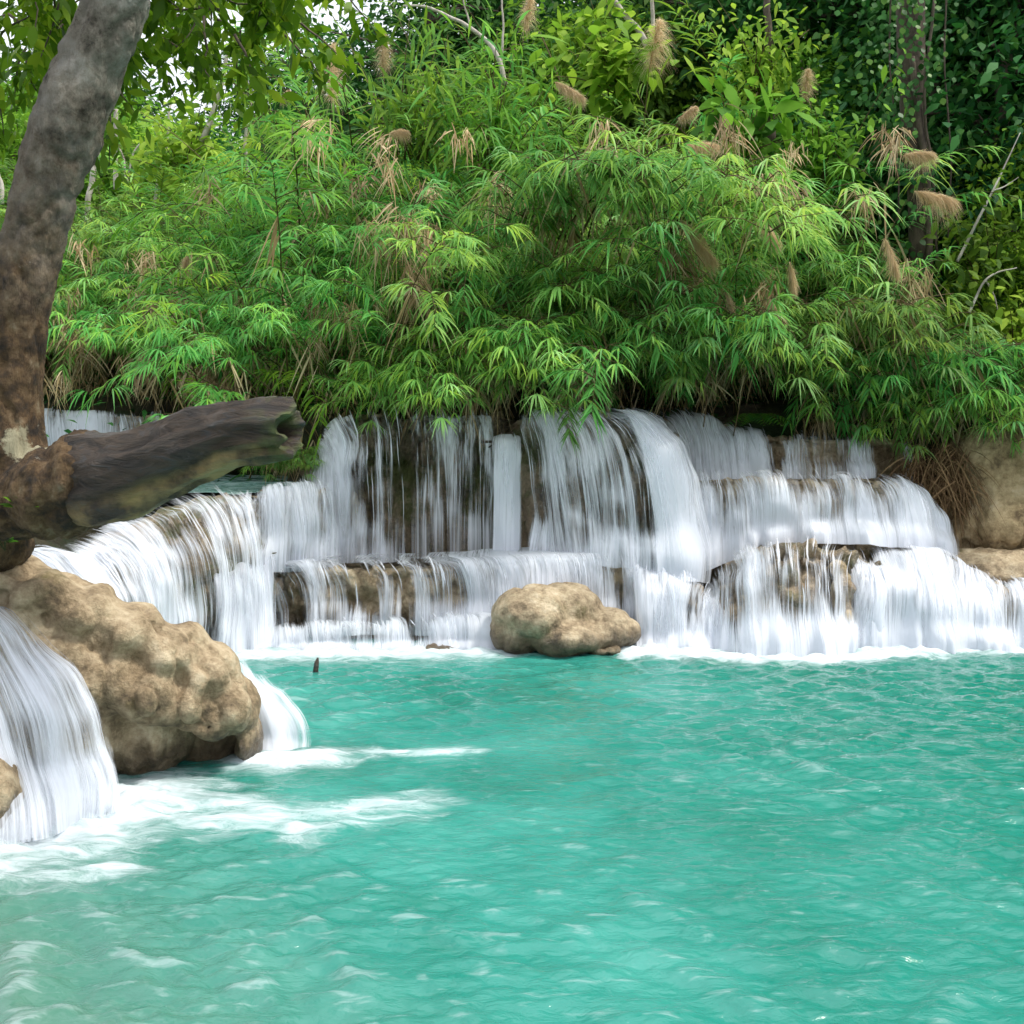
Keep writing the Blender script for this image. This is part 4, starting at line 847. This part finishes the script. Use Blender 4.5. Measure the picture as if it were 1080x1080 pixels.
for i, (px, py, Yd, ang, lab, L) in enumerate((
    (850, 86, 16.5, 1.5, 'round tan seed plume standing alone against the dark forest', .42),
    (985, 204, 15.2, -.15, 'tan seed plume lying sideways beside the vine covered trunk', .5),
    (940, 268, 14.6, -1.2, 'tan plume hanging down just below the sideways plume', .42),
    (738, 256, 14.2, -.7, 'tan plume drooping right in the middle of the right hand reeds', .42),
    (808, 238, 14.5, -.8, 'tan plume drooping above the right hand reed fronds', .40),
    (820, 326, 14.0, -.9, 'small tan plume low on the right hand reeds', .3),
    (770, 316, 14.0, -1.2, 'tiny tan plume left of another low plume in the right reeds', .24),
    (730, 240, 14.3, -.6, 'tan plume tucked above the middle right fronds', .34),
    (835, 288, 14.1, -1.4, 'short tan plume hanging over the right slope of reeds', .28),
    (600, 92, 16.5, -.4, 'tan plume on the crest of the thicket left of the leafy pale stems', .42),
    (690, 45, 17.0, 1.4, 'tall tan plume against the light green leaves at the top', .7),
    (556, 12, 17.5, 1.4, 'tan plume at the top picture edge near the bare pale branch', .5),
    (404, 55, 18.0, 1.5, 'tan plume before the dark trees at top left of the thicket', .6),
    (350, 75, 19, 1.5, 'tall tan plume before the sky gap', .9),
    (725, 117, 15.8, .8, 'pale tan plume on the crest right of centre, upper of a pair', .3),
    (740, 150, 15.5, .1, 'flat tan plume on the crest right of centre, lower of a pair', .38),
    (420, 137, 16.5, .3, 'small tan plume over the left centre reeds', .26),
    (702, 185, 14.8, .0, 'small pale plume among the bright centre fronds', .26),
    (300, 100, 20.5, 1.0, 'small tan plume under the sky gap', .3),
    (195, 278, 17.2, 1.3, 'small tan plume in the left reeds', .3),
    (968, 160, 15.2, .2, 'tan plume pressed against the vine covered trunk', .36))):
    plume_reed(px, py, Yd, ang, lab, L, seed=500 + i)
def straw(px, py, Yd, w, h, n, label, name='dry_reeds', seed=1, cat='dry reeds', out=.4, mat='straw', wid=.018):
    """mat of dry blades hanging down from (px,py)"""
    rng = np.random.default_rng(seed); c = W(px, py, Yd); mb = MB()
    cx = rng.uniform(-w / 2, w / 2, max(5, n // 14)); ci = rng.integers(0, len(cx), n); ch = rng.random(len(cx)); ca = rng.normal(0, .38, len(cx))
    b = c + np.stack([cx[ci] + rng.normal(0, .05, n), rng.normal(0, .16, n), .10 * h - .5 * np.abs(cx[ci]) ** 1.5 - ch[ci] * h * .45 + rng.normal(0, .05, n)], -1)
    d = np.stack([ca[ci] + rng.normal(0, .30, n), -np.abs(rng.normal(0, out, n)), -1 + .9 * rng.random(n)], -1)
    blades(mb, b, d, rng.normal(0, 1, (n, 3)), h * (.18 + .5 * rng.random(n) ** 1.5), wid * (.6 + .8 * rng.random(n)), .5, (.5, 1, .8, .5, .05))
    return tag(mb.build(name, MAT[mat]), label, cat)
straw(430, 222, 13.85, .95, .95, 230, 'pale dry reed leaves bent over a cane left of centre, hanging like a curtain', seed=1)
straw(440, 275, 13.8, .25, 1.1, 90, 'long brown dry leaf bundle hanging below the bent over reeds', seed=2)
straw(366, 320, 14.0, .25, .6, 90, 'small dry reed tuft hanging over the dark hollow left of centre', seed=3)
straw(85, 345, 16.5, .5, .9, 120, 'dry tan reed leaves right of the leaning trunk', seed=4)
straw(222, 392, 16.4, .9, .7, 260, 'pale dry reed heap over the broken limb', seed=5, out=.8)
straw(500, 345, 13.9, .5, 1.3, 260, 'brown thatch hanging down to the middle of the upper lip', seed=6)
straw(610, 375, 13.9, .25, .9, 80, 'dry stems leaning over the bell shaped cascade', seed=7)
straw(880, 432, 14.55, .8, .45, 200, 'reddish brown dry tuft at the foot of the right reeds', seed=8, out=.9)
straw(985, 478, 14.2, .8, 1.25, 700, 'mat of brown roots and dry stems hanging beside the ochre cliff', name='hanging_roots', cat='roots', seed=9, wid=.013, mat='root', out=.12)
straw(715, 262, 13.8, .25, .7, 70, 'dry brown leaves between the two right hand frond masses', seed=10)
straw(965, 290, 14.9, .3, 1.0, 90, 'dry strips hanging along the vine covered trunk foot', seed=11)

for i, (px, py, Yd, w_, h_, n_, lab) in enumerate((
    (62, 395, 16.4, .35, .6, 60, 'dry tan tuft hugging the right side of the leaning trunk, lower of two'),
    (148, 262, 17.0, .4, .6, 60, 'dry tuft in the upper left reeds right of the leaning trunk'),
    (175, 300, 16.9, .5, .7, 70, 'faded dry leaves in the middle of the left reeds'),
    (150, 372, 16.4, .4, .6, 60, 'dry leaves hanging above the distant waterfall'),
    (290, 300, 16.2, .4, .6, 60, 'dry tuft between the left reeds and the dark hollow'),
    (520, 190, 14.2, .35, .6, 60, 'dry leaves at the heart of the thicket, above the brown thatch'),
    (600, 345, 13.8, .25, .5, 50, 'short dry tuft on the spray over the bell shaped cascade'),
    (800, 300, 13.9, .3, .5, 50, 'dry leaves under the right hand plumes'),
    (690, 330, 13.9, .2, .6, 50, 'dry strip hanging in the dark gap right of centre'))):
    straw(px, py, Yd, w_, h_, n_, lab, seed=40 + i)
rs = np.random.default_rng(91)
for i in range(64):
    px = rs.uniform(60, 990); left = px < 330; py = rs.uniform(190, 400) if left else rs.uniform(120, 390)
    o = straw(px, py, rs.uniform(16.3, 17.0) if left else rs.uniform(13.95, 14.7), .12 + .2 * rs.random(),   .35 + .55 * rs.random(), 40, 'small tuft of dry tan leaves caught among the green reeds', seed=700 + i)
    o['group'] = 'dry leaf tufts among the reeds'
# fronds hanging over the lip, each in its own place: (px of the tip, px height of the root, Y of the root)
for i, (px, py, Yd, sc, rz, k, lab) in enumerate((
    (630, 385, 14.75, 1.0, 0.05, 9, 'green reed spray dipping over the top of the bell shaped cascade'),
    (445, 425, 14.5, .9, -.2, 9, 'green reed tuft at the left lip above the dripping strands'),
    (928, 425, 15.0, 1.15, .1, 9, 'bright green reed spray hanging over the upper right curtain'),
    (742, 385, 14.9, 1.1, 0., 9, 'dense green fronds drooping over the right end of the bell cascade lip'),
    (512, 400, 14.6, 1.1, -.1, 9, 'column of green fronds falling in front of the brown thatch'),
    (868, 375, 14.95, 1.1, .1, 9, 'green frond mass right of the dark hollow above the right falls'),
    (600, 240, 14.7, 1.2, .1, 9, 'blue green fronds nodding at the centre of the thicket'),
    (690, 240, 14.6, 1.2, .2, 8, 'long drooping frond pair right of the thicket centre'),
    (305, 490, 14.3, .42, .1, 9, 'small green reed tuft below the tip of the broken limb'),
    (1078, 400, 15.0, .75, .1, 9, 'green reed tuft above the ochre cliff'),
    (985, 450, 14.7, .9, .0, 9, 'green reed spray draping in front of the hanging brown roots'),
    (1062, 425, 14.5, .55, .1, 9, 'small grey green tuft hanging on the ochre cliff face'),
    (1012, 400, 15.0, .8, -.1, 9, 'pale grey green reed mass over the hanging roots'))):
    p = W(px, py, Yd); put_reed(k, p[0], Yd, sc, rz, lab, None, (0, 0), p[2])

# trunks
def tree_stem(name, line, label, mat='trunk', extra=(), cat='tree'):
    a = W(*line[0][:3]); e = empty(name, tuple(a)); mb = MB()
    for ln in (line, *extra):
        Pp = np.array([[*W(*q[:3]), q[3]] for q in ln]); Q = catmull(Pp, 26)
        Q[:, :3] += .02 * fbm(Q[:, :3] * 3, 3, 7)[:, None]
        tube(mb, Q[:, :3], np.maximum(Q[:, 3], .003), 9)
    local(mb.build('trunk', MAT[mat], e), a); tag(e, label, cat); return e
vt = tree_stem('vine_covered_tree', [(972, 330, 16.3, .16), (968, 200, 16.3, .15), (962, 80, 16.4, .19), (960, -40, 16.4, .2), (955, -300, 16.4, .2)], 'dark trunk wrapped in round leaved vines at upper right', 'trunk',
               ([(948, 250, 16.1, .012), (945, 150, 16.05, .012), (938, 60, 16.1, .012), (940, -30, 16.0, .012)], [(1000, 260, 16.2, .012), (1003, 160, 16.1, .012), (996, 60, 16.1, .012), (1000, -30, 16.1, .012)], [(978, 320, 16.1, .05), (980, 220, 16.05, .05), (970, 130, 16.15, .05), (962, 60, 16.2, .04)], [(990, 330, 16.1, .02), (985, 200, 16.05, .02), (975, 110, 16.1, .02), (985, 0, 16.0, .02)]))
vl = MB(); n = 620; yy = rng.uniform(-60, 290, n) ; yy = np.where(rng.random(n) < .6, rng.uniform(-60, 130, n), yy)
pv = np.array([W(948 + rng.normal(0, 26) * (1.2 if y < 110 else .5), y, 16.0 + rng.normal(0, .18)) for y in yy])
ll = rng.uniform(.05, .10, n); blades(vl, pv, np.stack([rng.normal(0, .5, n), -.3 + rng.normal(0, .3, n), -1 + 0 * ll], -1), np.array([0, -1, .4]) + rng.normal(0, .35, (n, 3)), ll, ll * .95, .1, (.3, 1, .85, .04))
local(vl.build('vine_leaves', MAT['vine'], vt, smooth=False), W(972, 330, 16.3))
tree_stem('forked_sapling', [(1026, 165, 19, .07), (1031, 100, 19, .07), (1033, 45, 19, .075), (1022, 10, 19, .05), (1010, -40, 19, .05)], 'slim forked trunk in the dark forest at upper right', 'trunk', ([(1033, 45, 19, .06), (1046, 20, 19, .05), (1052, -30, 19, .05)],))
tree_stem('pale_sapling', [(122, 200, 24, .05), (122, 150, 24, .05), (123, 115, 24, .045)], 'pale bare upright stem right of the leaning trunk, in the far reeds', 'pale_trunk', ([(134, 195, 24, .02), (140, 165, 24, .02), (148, 150, 24, .015)], [(134, 195, 24, .02), (130, 165, 24, .02), (124, 150, 24, .015)]))
tree_stem('pale_sapling', [(90, 245, 23, .06), (97, 190, 23, .055), (104, 150, 23, .05), (108, 118, 23, .045)], 'pale leaning stem just beside the leaning trunk, in the far reeds', 'pale_trunk')
tree_stem('pale_sapling', [(160, 260, 23, .035), (166, 200, 23, .03), (176, 150, 23, .025), (180, 110, 23, .02)], 'very thin pale stem in the left reeds, second from the leaning trunk', 'pale_trunk')
tree_stem('pale_sapling', [(262, 190, 22, .03), (258, 150, 22, .03), (264, 110, 22, .025), (262, 60, 22, .02)], 'thin grey stem standing left of the sky gap', 'pale_trunk')
tree_stem('pale_sapling', [(3, 215, 23, .05), (0, 190, 23, .045), (-10, 150, 23, .04)], 'pale stem at the left picture edge behind the trunk', 'pale_trunk')
tree_stem('pale_sapling', [(212, 150, 22, .06), (222, 128, 22, .055), (232, 95, 22, .04), (245, 40, 22, .03)], 'pale stem under the hanging canopy leaves at upper left', 'pale_trunk')
tree_stem('bare_branch', [(533, 90, 16.8, .035), (524, 60, 16.8, .035), (505, 35, 16.8, .03), (480, 20, 16.8, .025), (450, 8, 16.8, .02), (425, 6, 16.8, .012)], 'bare pale branch curving left over the thicket at the top', 'pale_trunk',
          ([(528, 70, 16.8, .02), (531, 30, 16.8, .015), (528, -10, 16.8, .012)], [(498, 30, 16.8, .015), (490, 10, 16.8, .012), (488, -8, 16.8, .01)]), 'branch')
tree_stem('pale_sapling', [(690, 60, 17.5, .05), (672, 30, 17.5, .045), (650, 5, 17.5, .04), (630, -30, 17.5, .03)], 'slanting pale stem among light green leaves at the top', 'pale_trunk')
tree_stem('pale_sapling', [(688, 60, 17.4, .03), (688, 20, 17.4, .03), (686, -30, 17.4, .025)], 'thin upright pale stem beside the slanting one at the top', 'pale_trunk')
tree_stem('bare_branch', [(1010, 275, 15.0, .02), (1030, 235, 15.0, .018), (1048, 200, 15.0, .014), (1062, 170, 15.0, .01), (1076, 140, 15.0, .006)], 'bare pale twig rising through the leafy shrub at the right edge', 'pale_trunk', ([(1048, 200, 15.0, .012), (1060, 196, 15.0, .008), (1075, 186, 15.0, .004)],), 'branch')
tree_stem('bare_branch', [(1022, 330, 14.7, .018), (1036, 300, 14.7, .015), (1050, 288, 14.7, .012), (1072, 283, 14.7, .006)], 'bare forked twig lower at the right edge, above the cliff reeds', 'pale_trunk', ([(1040, 296, 14.7, .012), (1048, 312, 14.7, .009), (1054, 336, 14.7, .006)],), 'branch')
tree_stem('dark_sapling', [(814, 150, 17, .06), (812, 100, 17, .055), (813, 60, 17, .05), (808, -20, 17, .05)], 'dark thin trunk with vines right of the light green leaves', 'trunk')
# leafy shrubs
def shrub(px, py, Yd, r, n, leaf, mat, label, seed, wid=.5, name='shrub', rise=.0):
    rng = np.random.default_rng(seed); c = W(px, py, Yd); e = empty(name, (c[0], c[1], c[2] - r)); lf, st = MB(), MB()
    for k in range(14):
        t = c + rng.normal(0, r * .5, 3); b = c + np.array([rng.normal(0, .1), .1, -r])
        Q = catmull(np.array([b, (b + t) / 2 + [0, 0, .1], t]), 8); tube(st, Q, np.linspace(.014, .004, 8), 5, .4)
        m = n // 14; p = Q[rng.integers(2, 8, m)] + rng.normal(0, r * .25, (m, 3)); ll = leaf * (.7 + .6 * rng.random(m))
        dv = rng.normal(0, .8, (m, 3)) + np.array([0, -.4, -.15 + rise])
        blades(lf, p, dv, np.array([0, -.4, 1.]) + rng.normal(0, .35, (m, 3)), ll, ll * wid, .35, (.1, .8, 1, .6, .04))
    cc = np.array(e.location); local(lf.build('leaves', MAT[mat], e), cc); local(st.build('stems', MAT['cane'], e), cc); tag(e, label, 'shrub')
shrub(1050, 260, 15.4, .8, 700, .17, 'tree_mid', 'leafy shrub with fresh green leaves below the dark forest at the right edge', 1)
shrub(1065, 335, 15.0, .6, 420, .16, 'tree_lite', 'yellow green shrub above the cliff reeds at the right edge', 2)
shrub(1020, 380, 15.1, .6, 500, .30, 'tree_mid', 'bush of long green blades above the hanging roots', 3, .14, rise=.5)
shrub(655, 40, 17.2, .8, 420, .26, 'tree_lite', 'light green large leaved bush among pale stems at the top', 4, .55)
shrub(775, 130, 15.9, .6, 160, .42, 'tree_mid', 'plant with broad pointed leaves on the crest right of centre', 5, .42, rise=.3)
shrub(880, 130, 16.2, .8, 700, .15, 'tree_mid', 'small leaved bush left of the vine covered trunk', 6)
shrub(800, 50, 16.6, .7, 500, .15, 'tree_lite', 'bright yellow green leaves around the dark thin trunk', 7)
shrub(190, 135, 22, 1.0, 420, .28, 'tree_lite', 'bright lime bush seen under the hanging canopy leaves', 8)
shrub(520, 120, 16.6, .9, 520, .5, 'reed_y', 'tuft of tall broad grass blades on the crest of the thicket', 9, .09, rise=.9, name='grass_tuft')
shrub(440, 100, 17.0, .9, 420, .55, 'reed_y', 'tall grass blades before the dark trees left of the bare branch', 10, .09, rise=.9, name='grass_tuft')
def fern(px, py, Yd, label, seed, L=.6, n=9):
    rng = np.random.default_rng(seed); c = W(px, py, Yd); e = empty('fern', tuple(c)); lf, st = MB(), MB()
    for k in range(n):
        a = -PI / 2 + rng.normal(0, 1.0); s = np.linspace(0, 1, 14)[:, None]
        P = c + np.array([math.cos(a), math.sin(a), 0]) * s * L * (.7 + .4 * rng.random()) + np.array([0, 0, 1]) * (s * .45 - .6 * s ** 2) * L
        tube(st, P, np.linspace(.006, .002, 14), 4, .2); T = norm(np.gradient(P, axis=0)); sd = norm(np.cross(T, [0, 0, 1.]))
        for g in (-1, 1): blades(lf, P[1:], (sd * g + T * .5)[1:], np.tile([0, 0, 1.], (13, 1)), L * .28 * np.sin(np.linspace(.5, PI * .96, 13)), .03, .3, (.8, 1, .6, .05))
    local(lf.build('fronds', MAT['reed_y'], e), c); local(st.build('stems', MAT['cane'], e), c); tag(e, label, 'fern')
fern(795, 440, 14.35, 'bright green fern at the water edge under the right reeds', 1)
fern(870, 440, 14.6, 'small dark fern in the hollow above the short curtain', 2, .4, 6)

# ------------------------------------------------------------------ light, sky, camera
w = bpy.data.worlds.new('World'); S.world = w; w.use_nodes = True; nt = w.node_tree
for n in list(nt.nodes): nt.nodes.remove(n)
out = nt.nodes.new('ShaderNodeOutputWorld'); bg = nt.nodes.new('ShaderNodeBackground'); sky = nt.nodes.new('ShaderNodeTexSky')
SUN_EL, SUN_AZ = R(60), R(98)   # azimuth clockwise from +Y: high on the right
sky.sky_type = 'NISHITA'; sky.sun_disc = False; sky.sun_elevation = SUN_EL; sky.sun_rotation = SUN_AZ; sky.dust_density = 4; sky.air_density = 1.0; sky.ozone_density = 1
# thin bright overcast: the blue sky veiled by cloud
tc = nt.nodes.new('ShaderNodeTexCoord'); nz = nt.nodes.new('ShaderNodeTexNoise'); nz.inputs['Scale'].default_value = 2.2; nz.inputs['Detail'].default_value = 6
nt.links.new(tc.outputs['Generated'], nz.inputs['Vector'])
mr = nt.nodes.new('ShaderNodeMapRange'); mr.inputs['From Min'].default_value = .3; mr.inputs['From Max'].default_value = .7; mr.inputs['To Min'].default_value = .55; mr.inputs['To Max'].default_value = .95
nt.links.new(nz.outputs['Fac'], mr.inputs['Value'])
mx = nt.nodes.new('ShaderNodeMix'); mx.data_type = 'RGBA'; mx.inputs[7].default_value = (9.0, 9.3, 9.8, 1)
nt.links.new(mr.outputs[0], mx.inputs[0]); nt.links.new(sky.outputs[0], mx.inputs[6]); sx = nt.nodes.new('ShaderNodeSeparateXYZ'); nt.links.new(tc.outputs['Generated'], sx.inputs[0])
gr = nt.nodes.new('ShaderNodeMapRange'); gr.inputs['From Min'].default_value = 0; gr.inputs['From Max'].default_value = 1; gr.inputs['To Min'].default_value = .078; gr.inputs['To Max'].default_value = .125
nt.links.new(sx.outputs['Z'], gr.inputs['Value']); nt.links.new(gr.outputs[0], bg.inputs[1]); nt.links.new(mx.outputs[2], bg.inputs[0])
nt.links.new(bg.outputs[0], out.inputs[0])
sl = bpy.data.lights.new('sun', 'SUN'); sl.energy = 2.3; sl.angle = R(12); sl.color = (1, .96, .88)
so = bpy.data.objects.new('sun', sl); C.objects.link(so)
dirv = Vector((math.sin(SUN_AZ) * math.cos(SUN_EL), math.cos(SUN_AZ) * math.cos(SUN_EL), math.sin(SUN_EL)))
so.rotation_euler = dirv.to_track_quat('Z', 'Y').to_euler()
cam = bpy.data.cameras.new('camera'); co = bpy.data.objects.new('camera', cam); C.objects.link(co)
cam.sensor_width = 36; cam.lens = 36 * FPX / 1080; cam.clip_end = 600; cam.clip_start = .05
co.location = (0, 0, HCAM); co.rotation_euler = (PI / 2 - TH_, 0, 0)
S.camera = co
vs = S.view_settings; vs.view_transform = 'Standard'; vs.look = 'None'; vs.exposure = .9; vs.gamma = 1
S.cycles.max_bounces = 8; S.cycles.transparent_max_bounces = 24; S.cycles.transmission_bounces = 4; S.cycles.diffuse_bounces = 3; S.cycles.glossy_bounces = 3
S.cycles.use_denoising = True; S.cycles.adaptive_threshold = .025
